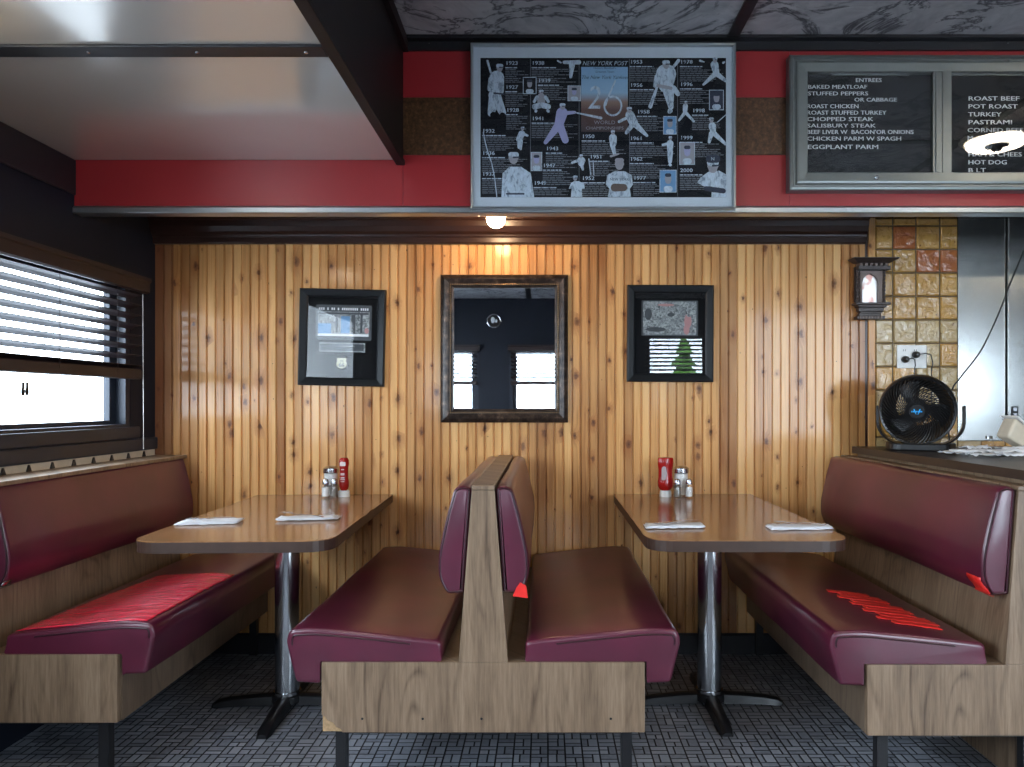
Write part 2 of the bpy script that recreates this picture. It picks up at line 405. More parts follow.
def loft_cushion(bm, pts, y0, y1, r=.018, k=5, wob=.0025, seed=0, keep=None):
    if area(pts) < 0: pts = pts[::-1]
    mask = [0 if keep and keep(p) else 1 for p in pts]
    st = [(y0+r*(1-math.sin(PI/2*i/k)), r*(1-math.cos(PI/2*i/k))) for i in range(k, -1, -1)][::-1]
    st = [(y0+r*(1-math.sin(PI/2*i/k)), r*(1-math.cos(PI/2*(k-i)/k)) ) for i in range(k+1)]
    st = []
    for i in range(k+1):
        th = PI/2*i/k; st.append((y0+r*(1-math.sin(th)), r*(1-math.cos(th)) ))
    st = [(y, ins) for (y, ins) in st][::-1]          # from y0 inwards the inset shrinks
    st = [(y0+r*(1-math.cos(PI/2*i/k)), r*(1-math.sin(PI/2*i/k))) for i in range(k+1)]
    nn = 14
    mid = [(y0+r+(y1-y0-2*r)*i/nn, 0) for i in range(1, nn)]
    en = [(y0+y1-y, i) for y, i in st[::-1]]
    rnd = random.Random(seed); rings = []
    ph = rnd.random()*6
    for y, ins in st+mid+en:
        q = [((a[0]*(1-k_)+b_[0]*k_), (a[1]*(1-k_)+b_[1]*k_)) for a, b_, k_ in zip(pts, offset(pts, ins+wob*math.sin(y*9+ph)*.5), mask)]
        rings.append([bm.verts.new((p[0], y, p[1])) for p in q])
    L = len(pts)
    for A, B in zip(rings, rings[1:]):
        for i in range(L): bm.faces.new((A[i], A[(i+1)%L], B[(i+1)%L], B[i]))
    bm.faces.new(rings[0]); bm.faces.new(rings[-1][::-1])
# ------------------------------------------------------------------ room shell
XL, XR, YR, ZC = -1.84, 6.0, -4.8, 2.60
YS = -2.6
YF = -(DW-2.97)             # face of the red fascia
ZU = 2.05                   # underside of the box behind the fascia
bm = BM(); box(bm, XL-.2, XR+.1, YR-.2, .25, -.1, 0); struct('floor', bm, 'floor')
bm = BM(); box(bm, XL-.2, XR+.1, YR-.2, .25, ZC, ZC+.08); struct('ceiling', bm, 'marble')
# back wall core
bm = BM(); box(bm, XL-.2, XR+.1, .012, .25, 0, ZC); struct('wall_back', bm, 'charcoal_wall')
# beadboard panelling as one moulded sheet
bm = BM(); x = XL; prof = []
x1b = PX(865, DW)
gw = .0115
k0 = math.ceil((x+10)/PITCH)
xs = [XL]
g = k0*PITCH-10
prof.append((XL, 0))
while g < x1b-.01:
    prof += [(g-gw/2, 0), (g-gw*.24, .0100), (g+gw*.24, .0100), (g+gw/2, 0)]
    g += PITCH
prof.append((x1b, 0))
z0, z1 = 0.0, ZU
A = [bm.verts.new((p[0], p[1], z0)) for p in prof]; B = [bm.verts.new((p[0], p[1], z1)) for p in prof]
for i in range(len(prof)-1): bm.faces.new((A[i], A[i+1], B[i+1], B[i]))
C2 = [bm.verts.new((XL, .0118, z0)), bm.verts.new((x1b, .0118, z0)), bm.verts.new((x1b, .0118, z1)), bm.verts.new((XL, .0118, z1))]
bm.faces.new(C2); bm.faces.new((A[0], B[0], C2[3], C2[0])); bm.faces.new((A[-1], C2[1], C2[2], B[-1]))
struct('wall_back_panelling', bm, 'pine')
# edge trim right of the panelling: dark gap, then a pale strip
bm = BM(); box(bm, x1b, x1b+.012, -.002, .0118, 0, ZU); struct('trim_1', bm, 'dark_wood')
bm = BM(); box(bm, x1b+.012, PX(874.5, DW), -.012, .0118, 0, ZU); struct('trim_2', bm, 'pine_plain', bevel=.003)
# black baseboard
bm = BM(); prism(bm, [(-.014, 0), (-.0005, 0), (-.0005, .095), (-.008, .095), (-.014, .085)], XL, PX(873, DW)-.02, 'x'); struct('baseboard_back', bm, 'black_paint')
# tiled strip
bm = BM(); TX0, TX1 = PX(874.5, DW)+.0005, PX(957, DW)
box(bm, TX0, TX1, -.001, .0118, .0, ZU, 0)
box(bm, TX1, 3.4, -.001, .0118, .0, PZ(441, DW), 0)
rnd = random.Random(4)
vx = [TX0]+[PX(v, DW) for v in (892.6, 915.8, 939.6, 957.5)]
px_row = 23.45*DW/F
zt = PZ(226, DW)
rows = [zt+px_row-px_row+px_row*(-i) for i in range(0, 19)]
rowz = [(ZU, zt)]+[(zt-px_row*i, zt-px_row*(i+1)) for i in range(18)]
special = {(1, 1): 3, (2, 2): 3, (2, 3): 3, (0, 1): 1, (5, 2): 2}
for ri, (zb, za) in enumerate(rowz):
    if za < .03: continue
    for ci in range(4):
        mi = special.get((ri, ci))
        if mi is None: mi = 1 if ri < 5 else (2 if rnd.random() < .75 else 1)
        g = .0028; a0, a1 = vx[ci]+g, vx[ci+1]-g; b0, b1 = za+g, zb-g
        if ri == 0: b1 = zb-.0005
        e = .004
        vs = [bm.verts.new(v) for v in ((a0, -.001, b0), (a1, -.001, b0), (a1, -.001, b1), (a0, -.001, b1))]
        ws = [bm.verts.new(v) for v in ((a0+e, -.0075, b0+e), (a1-e, -.0075, b0+e), (a1-e, -.0075, b1-e), (a0+e, -.0075, b1-e))]
        bm.faces.new(ws).material_index = mi
        for i in range(4): bm.faces.new((vs[i], vs[(i+1)%4], ws[(i+1)%4], ws[i])).material_index = mi
xx = TX1
while xx < 3.3:
    b1 = PZ(441, DW)-.001
    box(bm, xx+.003, xx+.108, -.0075, -.001, b1-.10, b1, 1 if rnd.random() < .5 else 2); xx += .111
struct('wall_back_tiles', bm, ['grout', 'tile_ochre', 'tile_sand', 'tile_rust'])
# stainless sheets of the kitchen side
bm = BM(); box(bm, TX1+.002, 2.17, -.004, .0118, PZ(441, DW)+.002, ZU); 
box(bm, 2.176, 3.4, -.022, .0118, PZ(441, DW)+.002, ZU)
struct('wall_back_steel', bm, 'stainless', bevel=.0015)
# crown moulding under the box
mp = [(-.001, 0), (-.020, 0), (-.024, .006), (-.024, .028), (-.030, .032), (-.032, .040), (-.046, .052), (-.058, .075), (-.062, .10), (-.074, .106), (-.074, .122), (-.001, .122)]
bm = BM(); prism(bm, [(p[0], 1.928+p[1]) for p in mp], XL, PX(864, DW), 'x'); struct('trim_3', bm, 'dark_wood', bevel=.0015)
# left wall with the window opening
WY0, WY1, WZ0, WZ1 = -1.75, -.215, 1.075, 1.74
def wall_with_holes(name, axis, c0, c1, s0, s1, holes, mat):
    bm = BM()
    def bx(a, b, z0, z1):
        if b-a < 1e-4 or z1-z0 < 1e-4: return
        if axis == 'x': box(bm, c0, c1, a, b, z0, z1)
        else: box(bm, a, b, c0, c1, z0, z1)
    cur = s0
    for (a, b, z0, z1) in sorted(holes):
        bx(cur, a, 0, ZC); bx(a, b, 0, z0); bx(a, b, z1, ZC); cur = b
    bx(cur, s1, 0, ZC); struct(name, bm, mat)
LW = [(WY0, WY1, WZ0, WZ1), (-4.1, -2.15, .85, 2.05)]
wall_with_holes('wall_left', 'x', XL-.085, XL, YR, .012, LW, 'charcoal_wall')
RWIN = [(-1.42, -.73), (-.39, .33), (1.08, 1.82), (4.1, 4.95)]
wall_with_holes('wall_rear', 'y', YR-.085, YR, XL-.085, XR, [(a, b, 1.095, 1.97 if i == 2 else 1.80) for i, (a, b) in enumerate(RWIN)]+[(2.15, 3.75, .35, 2.25)], 'charcoal_wall')
bm = BM(); box(bm, XR, XR+.1, YR-.15, .012, 0, ZC); struct('wall_right', bm, 'charcoal_wall')
# crown board on the left wall under the soffit
bm = BM(); box(bm, XL, XL+.010, YS, YF-.002, 1.99, 2.128); struct('trim_4', bm, 'black_paint', bevel=.004)
# red fascia with its granite band
FX = PX(403, 2.97)
bm = BM()
zb0, zb1 = PZ(207, 2.97), ZC-.045
g1, g2 = PZ(155, 2.97), PZ(97.5, 2.97)
def fb(x0, x1, z0, z1, mi): box(bm, x0+.0008, x1-.0008, YF, YF+.03, z0+.0008, z1-.0008, mi)
seams = [FX, PX(790, 2.97)-.001, PX(1150, 2.97), 3.4, 4.7, XR]
fb(XL, FX, zb0, 2.13, 0)
for a, b2 in zip(seams, seams[1:]):
    fb(a, b2, zb0, g1, 0); fb(a, b2, g1, g2, 1); fb(a, b2, g2, zb1, 0)
box(bm, XL, XR, YF+.0305, YF+.05, zb0+.01, ZC, 2)
struct('fascia_red', bm, ['red_laminate', 'granite', 'black_paint'])
bpy.data.objects['fascia_red'].name = 'trim_5'
# metal channel at the fascia foot
bm = BM()
for a, b2 in ((XL, PX(478, 2.96)), (PX(478, 2.96)+.001, PX(846, 2.96)), (PX(846, 2.96)+.001, XR)):
    prism(bm, [(YF-.010, zb0-.022), (YF-.010, zb0-.005), (YF-.002, zb0+.004), (YF-.0005, zb0+.004), (YF-.0005, zb0-.0015), (YF+.05, zb0-.0015), (YF+.05, zb0-.026), (YF-.006, zb0-.026)], a, b2, 'x')
struct('trim_6', bm, 'aluminium')
# box behind the fascia: underside
bm = BM(); box(bm, XL, XR, YF+.052, .0, ZU, ZU+.02); struct('trim_7', bm, 'underside')
# top band of fascia
bm = BM(); box(bm, FX+.02, XR, YF-.012, YF+.03, ZC-.045, ZC-.001); box(bm, FX+.02, XR, YF-.045, YF-.012, ZC-.012, ZC-.001)
for xx in (.725, 2.25, 3.8, 5.3): box(bm, xx-.022, xx+.022, YR+.05, YF-.046, ZC-.010, ZC-.001)
for yy in (-1.85, -3.1): box(bm, FX+.02, XR, yy-.02, yy+.02, ZC-.009, ZC-.001)
o = struct('trim_8', bm, 'black_paint')
bm = BM()
for xx in (-.45, .02, .47, .70, 1.3, 1.8): lathe(bm, [(.004, -.0142), (.003, -.0165), (0, -.017)], 8, Matrix.Translation((xx, YF, ZC-.02)) @ Matrix.Rotation(-PI/2, 4, 'X') @ Matrix.Translation((0, 0, 0)) @ Matrix.Diagonal((1, 1, 1, 1)))
obj('screw', bm, 'steel', o)
# left soffit
bm = BM(); box(bm, XL, FX-.022, YS, YF-.001, 2.13, 2.15); struct('ceiling_soffit', bm, 'sheet')
bm = BM(); box(bm, XL, FX-.023, YS, YS+.03, 2.151, ZC-.001); box(bm, FX-.021, FX, YS, YF-.001, 2.118, ZC-.001); box(bm, FX-.026, FX+.008, YS, YF-.001, 2.108, 2.128); box(bm, FX+.0, FX+.022, YS, YF-.001, ZC-.05, ZC-.001)
struct('trim_9', bm, 'dark_beam', bevel=.002)
# black joint strip on soffit with screws
bm = BM(); y0s, y1s = -(DW-2.01), -(DW-2.072); box(bm, XL+.04, PX(325, 2.04), y0s, y1s, 2.122, 2.1298)
o = struct('trim_10', bm, 'black_paint', bevel=.002)
for px_ in (88, 197, 306):
    bm = BM(); ellip(bm, (PX(px_, 2.04), (y0s+y1s)/2, 2.1215), (.006, .006, .003), 10, 6); obj('screw', bm, 'steel', o, smooth=True)
# dropped ceiling near the rear wall
bm = BM(); box(bm, XL, XR, YR, -3.8, 2.33, 2.35); box(bm, -.2, -.15, YR, -3.8, 2.322, 2.33, 1); box(bm, XL, XR, -3.8, -3.77, 2.31, ZC-.012, 1)
struct('ceiling_rear', bm, ['marble', 'black_paint'])
# outdoors
bm = BM(); box(bm, -14, 18, -22, 6, -.5, -.4); struct('ground', bm, 'pavement')
# ------------------------------------------------------------------ windows and blinds
def portal(loc, rot, sx, sy):
    l = bpy.data.lights.new('sky_portal', 'AREA'); l.shape = 'RECTANGLE'; l.size = sx; l.size_y = sy; l.cycles.is_portal = True
    o = bpy.data.objects.new('sky_portal', l); COL.objects.link(o); o.location = loc; o.rotation_euler = rot
def blind(T, w, ztop, zrail, tilt, depth=.05):
    """local: x along the window, y into the room negative, z up (world)"""
    bm = BM(); prism(bm, [(-.075, ztop-.062), (-.062, ztop-.068), (-.055, ztop-.068), (-.055, ztop-.008), (0, ztop-.008), (0, ztop), (-.082, ztop), (-.082, ztop-.016), (-.075, ztop-.022)], -w/2, w/2, 'x'); obj('valance', bm, 'slat_wood', T)
    bm = BM(); box(bm, -w/2+.03, w/2-.03, -.05, -.008, ztop-.045, ztop-.01); obj('headrail', bm, 'slat_wood', T)
    sp = .0445; n = int((ztop-.075-zrail-.03)/sp)
    me = None
    for i in range(n+1):
        zc = ztop-.085-i*sp
        if me is None:
            bm = BM(); dy = .024
            pts = [(-dy, -.0025), (0, .0005), (dy, -.0025), (dy, .0005), (0, .0035), (-dy, .0005)]
            prism(bm, pts, -w/2+.03, w/2-.03, 'x'); s = obj('slat', bm, 'slat_wood', T); me = s.data
        else:
            s = bpy.data.objects.new('slat', me); COL.objects.link(s); s.parent = T
        s.location = (0, -.029, zc); s.rotation_euler = (tilt, 0, 0)
    bm = BM(); box(bm, -w/2+.03, w/2-.03, -.055, -.004, zrail-.022, zrail+.022); obj('bottom_rail', bm, 'slat_wood', T, bevel=.006)
    for fx in (-.36, -.12, .12, .36):
        bm = BM()
        for yy in (-.056, -.002): tube(bm, [(fx*w, yy, zrail), (fx*w, yy, ztop-.06)], .0011, 5)
        obj('ladder_cord', bm, 'slat_wood', T)
def window(name, T_loc, rot, w, z0, z1, depth=.095):
    """frame, sash, pane in the wall hole; local x along, -y into the room"""
    R = bpy.data.objects.new(name, None); COL.objects.link(R); R.location = T_loc; R.rotation_euler = (0, 0, rot); R['kind'] = 'structure'
    bm = BM(); f = .035
    box(bm, -w/2, -w/2+f, .002, depth-.01, z0, z1); box(bm, w/2-f, w/2, .002, depth-.01, z0, z1)
    box(bm, -w/2+f, w/2-f, .002, depth-.01, z1-f, z1); box(bm, -w/2+f, w/2-f, .002, depth-.01, z0, z0+.012)
    obj('window_frame', bm, 'window_paint', R)
    bm = BM(); a = .045; q = .03
    for (x0, x1, za, zb) in ((-w/2+f, -w/2+f+a, z0+.012, z1-f), (w/2-f-a, w/2-f, z0+.012, z1-f), (-w/2+f+a, w/2-f-a, z0+.012, z0+.03), (-w/2+f+a, w/2-f-a, z1-f-a, z1-f)):
        box(bm, x0, x1, .045, .075, za, zb)
    obj('sash', bm, 'window_paint', R, bevel=.003)
    bm = BM(); box(bm, -w/2+f+a, w/2-f-a, .058, .062, z0+.03, z1-f-a); obj('pane', bm, 'window_glass', R)
    return R
# left wall window: rotate so that local -y points to +x
wl = WY1-WY0; wc = (WY0+WY1)/2
R1 = window('window_1', (XL, wc, 0), PI/2, wl, WZ0, WZ1)
def left_frame(Y): return (Y-wc)    # local x of a world Y
# stool, apron and ledge under the window
bm = BM(); box(bm, -wl/2-.05, wl/2+.06, -.012, .04, 1.022, 1.0745); obj('lower_rail', bm, 'window_paint', R1, bevel=.003)
bm = BM(); box(bm, -wl/2-.1, wl/2+.2, -.022, -.0005, .965, 1.021); obj('window_sill', bm, 'window_paint', R1, bevel=.006)
bm = BM(); box(bm, -wl/2-.1, wl/2+.2, -.006, -.0005, .936, .9645); obj('ledge_strip', bm, 'cream', R1)
for D in [3.47-.129*i for i in range(0, 12)]:
    Yl = (D-DW)-wc; bm = BM(); prism(bm, [(Yl-.012, .9365), (Yl+.012, .9365), (Yl+.002, .960), (Yl-.002, .960)], -.012, -.0062, 'y'); obj('bracket', bm, 'black_metal', R1)
B1 = thing('window_blind', 'dark brown slatted blind lowered halfway over the window above the left booth', 'blind', (XL, wc, 0), (0, 0, PI/2))
blind(B1, wl+.05, 1.735, 1.307, math.radians(-20))
bm = BM(); lx = PX(133, 3.3) and (3.36-DW)-wc
tube(bm, [(lx, -.062, 1.66), (lx+.002, -.064, .975)], .0014, 6); obj('tilt_wand', bm, 'white_plastic', B1, label='pale tilt wand')
# ornament on the pane
bm = BM(); Yo = 1.892*F/(CX-25)-DW-wc
for s in (-1, 1):
    ellip(bm, (Yo+s*.011, .052, 1.222), (.010, .004, .017)); box(bm, Yo+s*.011-.006, Yo+s*.011+.006, .049, .055, 1.232, 1.256)
o = obj('window_ornament', bm, 'black_plastic'); o.location = (XL, wc, 0); o.rotation_euler = (0, 0, PI/2)
tag(o, 'small dark double ornament hanging on the pane of the left window', 'ornament')
# second left window, out of view, made large and blindless to brighten the room
wl2 = 1.95; window('window_2', (XL, -3.125, 0), PI/2, wl2, .85, 2.05)
window('window_7', (2.95, YR, 0), PI, 1.6, .35, 2.25); portal((2.95, YR-.16, 1.3), (PI/2, 0, 0), 1.6, 1.9)  # large unseen rear window, added to let in more daylight
portal((XL-.16, wc, (WZ0+WZ1)/2), (PI/2, 0, -PI/2), wl, WZ1-WZ0)
portal((XL-.16, -3.125, 1.45), (PI/2, 0, -PI/2), wl2, 1.2)
rear_names = ['seen at the left edge of the mirror', 'seen at the right side of the mirror', 'behind the camera mirrored in the right picture', 'behind the camera, nearest the right wall']
for i, (a, b2) in enumerate(RWIN):
    w = b2-a; window('window_%d' % (i+3), ((a+b2)/2, YR, 0), PI, w, 1.095, 1.97 if i == 2 else 1.80)
    Bn = thing('window_blind', 'dark slatted blind on the rear window ' + rear_names[i], 'blind', ((a+b2)/2, YR, 0), (0, 0, PI))
    blind(Bn, w+.03, 1.985 if i == 2 else 1.815, 1.25 if i == 2 else 1.40, math.radians(-20))
    portal(((a+b2)/2, YR-.16, 1.45), (PI/2, 0, 0), w, .7)
# tree outside the rear windows
T = thing('conifer_tree', 'green cone shaped tree outside, mirrored in the right picture', 'tree', (2.35, -9.3, -.4))
bm = BM(); tube(bm, [(0, 0, 0), (0, 0, 1)], .09, 8); obj('trunk', bm, 'bark', T)
bm = BM()
for i in range(10):
    z = .7+i*.19; r = .62*(1-i/10)+.07
    lathe(bm, [(0, z+.38), (r*.5, z+.12), (r, z), (r*.3, z+.04)], 14, Matrix.Rotation(i, 4, 'Z'))
for v in bm.verts: v.co.x += random.uniform(-.05, .05); v.co.y += random.uniform(-.05, .05)
obj('foliage', bm, 'foliage', T)
# ------------------------------------------------------------------ lamps
def ceiling_lamp(x, y, z, label, power, r=.17):
    T = thing('ceiling_lamp', label, 'lamp', (x, y, z), group=None)
    bm = BM(); lathe(bm, [(0, 0), (r, 0), (r+.01, -.015), (r-.01, -.03), (r-.03, -.022), (0, -.022)], 32); obj('lamp_rim', bm, 'lamp_cream', T, smooth=True)
    bm = BM(); lathe(bm, [(r-.02, -.024), (r-.022, -.045), (r-.04, -.056), (r*.45, -.056), (r*.38, -.04), (r*.38, -.0235)], 32); obj('diffuser', bm, 'lamp_glow', T, smooth=True)
    bm = BM(); lathe(bm, [(r*.36, -.0235), (r*.34, -.055), (.03, -.062), (.022, -.075), (0, -.078)], 16); obj('finial', bm, 'chrome', T, smooth=True)
ceiling_lamp(2.4, -1.77, ZC-.001, 'round ceiling lamp mirrored in the glass of the menu board', 26*LAMP_W)
ceiling_lamp(-1.43, -1.83, 2.13-.0005, 'warm round lamp on the low glossy ceiling above the left booth', 7*LAMP_W, .11)
ceiling_lamp(.35, -3.4, ZC-.001, 'added round fill lamp above the aisle behind the camera', 26*LAMP_W)  # unseen lamps from here down to the bulb, added to brighten the room
ceiling_lamp(4.2, -3.3, ZC-.001, 'added round fill lamp far right behind the camera', 22*LAMP_W)
ceiling_lamp(1.55, -3.4, ZC-.001, 'added round fill lamp above the aisle, second right of the camera', 0)
ceiling_lamp(2.85, -3.4, ZC-.001, 'added round fill lamp behind the camera, between two others', 0)
ceiling_lamp(-.95, -3.4, ZC-.001, 'added round fill lamp behind the camera, nearest the window wall', 0)
# small bulb under the box
T = thing('light_bulb', 'lit round bulb peeking below the metal strip above the mirror', 'bulb', (PX(496, 3.28), 3.28-DW, ZU))
bm = BM(); lathe(bm, [(0, 0), (.024, 0), (.022, -.034), (.016, -.038), (0, -.038)], 20); obj('socket', bm, 'black_plastic', T, smooth=True)
bm = BM(); ellip(bm, (0, 0, -.074), (.041, .041, .041), 24, 14); o = obj('bulb_globe', bm, 'bulb_glow', T, smooth=True)
# ------------------------------------------------------------------ booth benches
SEAT = [(.125, .4085), (.125, .468), (.30, .488), (.50, .508), (.578, .503), (.590, .47), (.560, .345), (.488, .342), (.487, .4085)]
SEATR = [.006, .02, .1, .09, .03, .03, .012, .01, .003]
BACK = [(.0575, .612), (.035, .926), (.060, .934), (.088, .925), (.112, .84), (.137, .72), (.136, .655), (.110, .607)]
BACKR = [.008, .012, .02, .04, .06, .06, .04, .015]
def mir(pts, s): return [(s*p[0], p[1]) for p in pts]
def seat(T, s, y0, y1, seed, name='seat_cushion', label=None):
    pts = smoothprof(SEAT, SEATR); bm = BM()
    loft_cushion(bm, mir(pts, s), y0, y1, .012, seed=seed, keep=lambda p: abs(p[0]) < .493 and p[1] < .415)
    o = obj(name, bm, 'vinyl', T, smooth=50, label=label)
    # welt seam on the cushion end, following the top and the front
    q = offset(pts, .017 if area(pts) > 0 else -.017)
    run = [(s*p[0], y0-.0005, p[1]) for p0, p in zip(pts, q) if (p0[1] > .455 or p0[0] > .56) and p0[0] > .15 and p0[1] > .36]
    bm = BM(); tube(bm, run, .0028, 6); obj('piping', bm, 'piping_vinyl', o, smooth=True)
    bm = BM(); tube(bm, [(s*(p[0]*1.0), y0+.004, p[1]) for p in offset(pts, .003 if area(pts) > 0 else -.003) if p[1] > .455 and p[0] > .15], .0022, 6); obj('piping', bm, 'vinyl', o, smooth=True)
    return o
def backrest(T, s, y0, y1, seed):
    pts = smoothprof(BACK, BACKR); bm = BM(); loft_cushion(bm, mir(pts, s), y0, y1, .014, seed=seed)
    o = obj('backrest_cushion', bm, 'vinyl', T, smooth=50)
    bm = BM(); q = offset(pts if area(pts) > 0 else pts[::-1], .007)
    tube(bm, [(s*p[0], y0+.002, p[1]) for p in q], .003, 6, closed=True); obj('piping', bm, 'piping_vinyl', o, smooth=True)
    return o
def legs(T, xs, y0, y1):
    for x in xs:
        for y in (y0, y1):
            bm = BM(); box(bm, x-.016, x+.016, y-.016, y+.016, 0, .188); box(bm, x-.022, x+.022, y-.022, y+.022, 0, .004); obj('leg', bm, 'black_metal', T)
def panel_holes(T, xs, z, y):
    for x in xs:
        bm = BM(); lathe(bm, [(.004, 0), (.003, .002), (0, .002)], 10, Matrix.Translation((x, y, z)) @ Matrix.Rotation(PI/2, 4, 'X')); obj('screw', bm, 'black_metal', T)
PT, PB = .4075, .199
def bench(label, X, yf, sides, pan0, pan1, cap0, cap1, chip=False, core_back=None):
    T = thing('booth_bench', label, 'bench', (X, yf, 0)); L = -yf-.004
    # end panel
    bm = BM()
    if chip: pts = [(pan0+.062, PB), (pan1, PB), (pan1, PT), (pan0, PT), (pan0, PB+.052), (pan0+.010, PB+.048), (pan0+.018, PB+.036), (pan0+.034, PB+.030), (pan0+.044, PB+.016), (pan0+.058, PB+.010)]
    else: pts = [(pan0, PB), (pan1, PB), (pan1, PT), (pan0, PT)]
    prism(bm, pts, 0, .02, 'y'); o = obj('end_panel', bm, 'laminate', T, bevel=.0015)
    if chip:
        bm = BM(); prism(bm, [(pan0+.002, PB+.001), (pan0+.066, PB+.001), (pan0+.066, PB+.016), (pan0+.04, PB+.036), (pan0+.015, PB+.052), (pan0+.002, PB+.055)], .007, .0197, 'y')
        obj('broken_corner', bm, 'particle_board', o, label='chipped corner showing raw board')
    # seat deck and front aprons
    for s in sides:
        a, b2 = (s*.03, s*.478); a, b2 = min(a, b2), max(a, b2)
        bm = BM(); box(bm, a, b2, .021, L, .388, .4075); obj('seat_deck', bm, 'laminate_dark', T)
        a, b2 = sorted((s*.460, s*.4795)); bm = BM(); box(bm, a, b2, .021, L, PB, .387); obj('apron', bm, 'laminate_dark', T)
    # divider: tapered core, end post, cap
    lo, hi = .073, .034
    l0 = -lo if -1 in sides else (core_back[0]); l1 = -hi if -1 in sides else core_back[0]
    r0 = lo if 1 in sides else core_back[1]; r1 = hi if 1 in sides else core_back[1]
    bm = BM(); prism(bm, [(l0+.003, PT+.001), (r0-.003, PT+.001), (r1-.003, .920), (l1+.003, .920)], .02, L, 'y'); obj('divider', bm, 'laminate', T)
    bm = BM(); prism(bm, [(l0, PT+.0008), (r0, PT+.0008), (r1, .920), (l1, .920)], 0, .0195, 'y'); obj('end_post', bm, 'laminate', T, bevel=.001)
    bm = BM(); box(bm, cap0, cap1, -.002, L, .921, .935 if cap1-cap0 < .1 else .936); obj('divider_cap', bm, 'laminate', T, bevel=.002)
    for i, s in enumerate(sides):
        T2 = seat(T, s, .006 if True else 0, L-.004, i+int(X*10)+20)
        bk = backrest(T, s, .008, L-.004, i+40)
    lx = {(-1, 1): (pan0+.055, pan1-.055), (1,): (pan0+.03, pan1-.055), (-1,): (pan0+.055, pan1-.03)}[tuple(sides)]
    if tuple(sides) == (-1, 1): lx = (pan0+.052, pan1-.052)
    for x in lx:
        for y in (.022, L-.03):
            bm = BM(); box(bm, x-.016, x+.016, y-.016+.016, y+.032, 0, PB-.001); obj('leg', bm, 'black_metal', T)
    bm = BM(); box(bm, lx[0]+.016, lx[1]-.016, .024, .048, PB-.013, PB-.001); obj('leg_rail', bm, 'black_metal', T)
    return T
CB = bench('double booth bench back to back with burgundy vinyl cushions in the middle', -.184, -(DW-2.262), (-1, 1), -.4815, .4815, -.034, .034, chip=True)
panel_holes(CB, (-.36, -.18, -.005, .40-.02), .24, 0)
LB = bench('burgundy booth bench along the window wall with a large red tape patch', -1.787, -(DW-2.33), (1,), -.052, .4755, -.0525, .1, core_back=(-.0525, 0))
RB = bench('burgundy booth bench at the right with red tape strips on its seat', 1.430, -(DW-2.24), (-1,), -.480, .04, -.036, .014, core_back=(0, .014))
# caps: the wide bench cap of the left bench
# tape: helper that lays a patch on the seat top, following its profile
def seat_z(u):
    pts = [(.125, .468), (.30, .488), (.50, .508), (.565, .507), (.585, .488)]
    for (a, za), (b2, zb) in zip(pts, pts[1:]):
        if u <= b2: return za+(zb-za)*(u-a)/(b2-a)
    return pts[-1][1]
class SeatSurf:
    """samples the real cushion surface from above"""
    def __init__(s, o):
        from mathutils.bvhtree import BVHTree
        bm = bmesh.new(); bm.from_mesh(o.data); s.b = BVHTree.FromBMesh(bm); bm.free()
    def z(s, x, y):
        h = s.b.ray_cast(Vector((x, y, 1)), Vector((0, 0, -1)))
        return h[0].z if h[0] else .47
def patch(T, cushion, quad, nx, ny, lift, mat, label, rip=.003, th=.0015, seed=1, ruffle=0):
    S = SeatSurf(cushion); rnd = random.Random(seed); bm = BM(); g = []
    for j in range(ny+1):
        row = []
        for i in range(nx+1):
            a, b2 = i/nx, j/ny
            p = (Vector(quad[0])*(1-a)*(1-b2)+Vector(quad[1])*a*(1-b2)+Vector(quad[2])*a*b2+Vector(quad[3])*(1-a)*b2)
            if i in (0, nx) or j in (0, ny): p = p+Vector((rnd.uniform(-rip, rip), rnd.uniform(-rip, rip)))
            z = S.z(p.x, p.y)+lift+ruffle*(math.sin(j*1.9+math.sin(i*.5)*1.3)*.5+.5)*(rnd.uniform(.5, 1))
            row.append(bm.verts.new((p.x, p.y, z)))
        g.append(row)
    for j in range(ny):
        for i in range(nx): bm.faces.new((g[j][i], g[j][i+1], g[j+1][i+1], g[j+1][i]))
    o = obj('tape_patch', bm, mat, cushion, smooth=60, label=label)
    md = o.modifiers.new('s', 'SOLIDIFY'); md.thickness = th; md.offset = 1
    return o
seatL = [c for c in LB.children if c.name.startswith('seat_cushion')][0]
patch(LB, seatL, [(.145, .03), (.555, .022), (.568, .66), (.22, .76)], 26, 46, .0012, 'red_tape', 'large glossy red tape patch', ruffle=.0022, seed=3)
seatR = [c for c in RB.children if c.name.startswith('seat_cushion')][0]
# strips on the right seat
for i in range(10):
    y = .12+i*.042; x0 = -.36+i*-.011+.04*(i/8); 
    a = PX(0, 1)
    xa, xb = -.395+.0075*(8-i)*-0-.0*(i), -.245
    t_ = i/8
    xa = -.345-.035*t_-(.025 if i % 2 else 0); xb = -.205+(.02 if i % 3 else 0)-.055*t_
    patch(RB, seatR, [(xa, y), (xb, y-.015), (xb+.004, y+.028), (xa+.002, y+.036)], 12, 4, .0011+.0004*(i % 2), 'red_tape_matte', 'bright red tape strip', seed=i, rip=.004, ruffle=.0015)
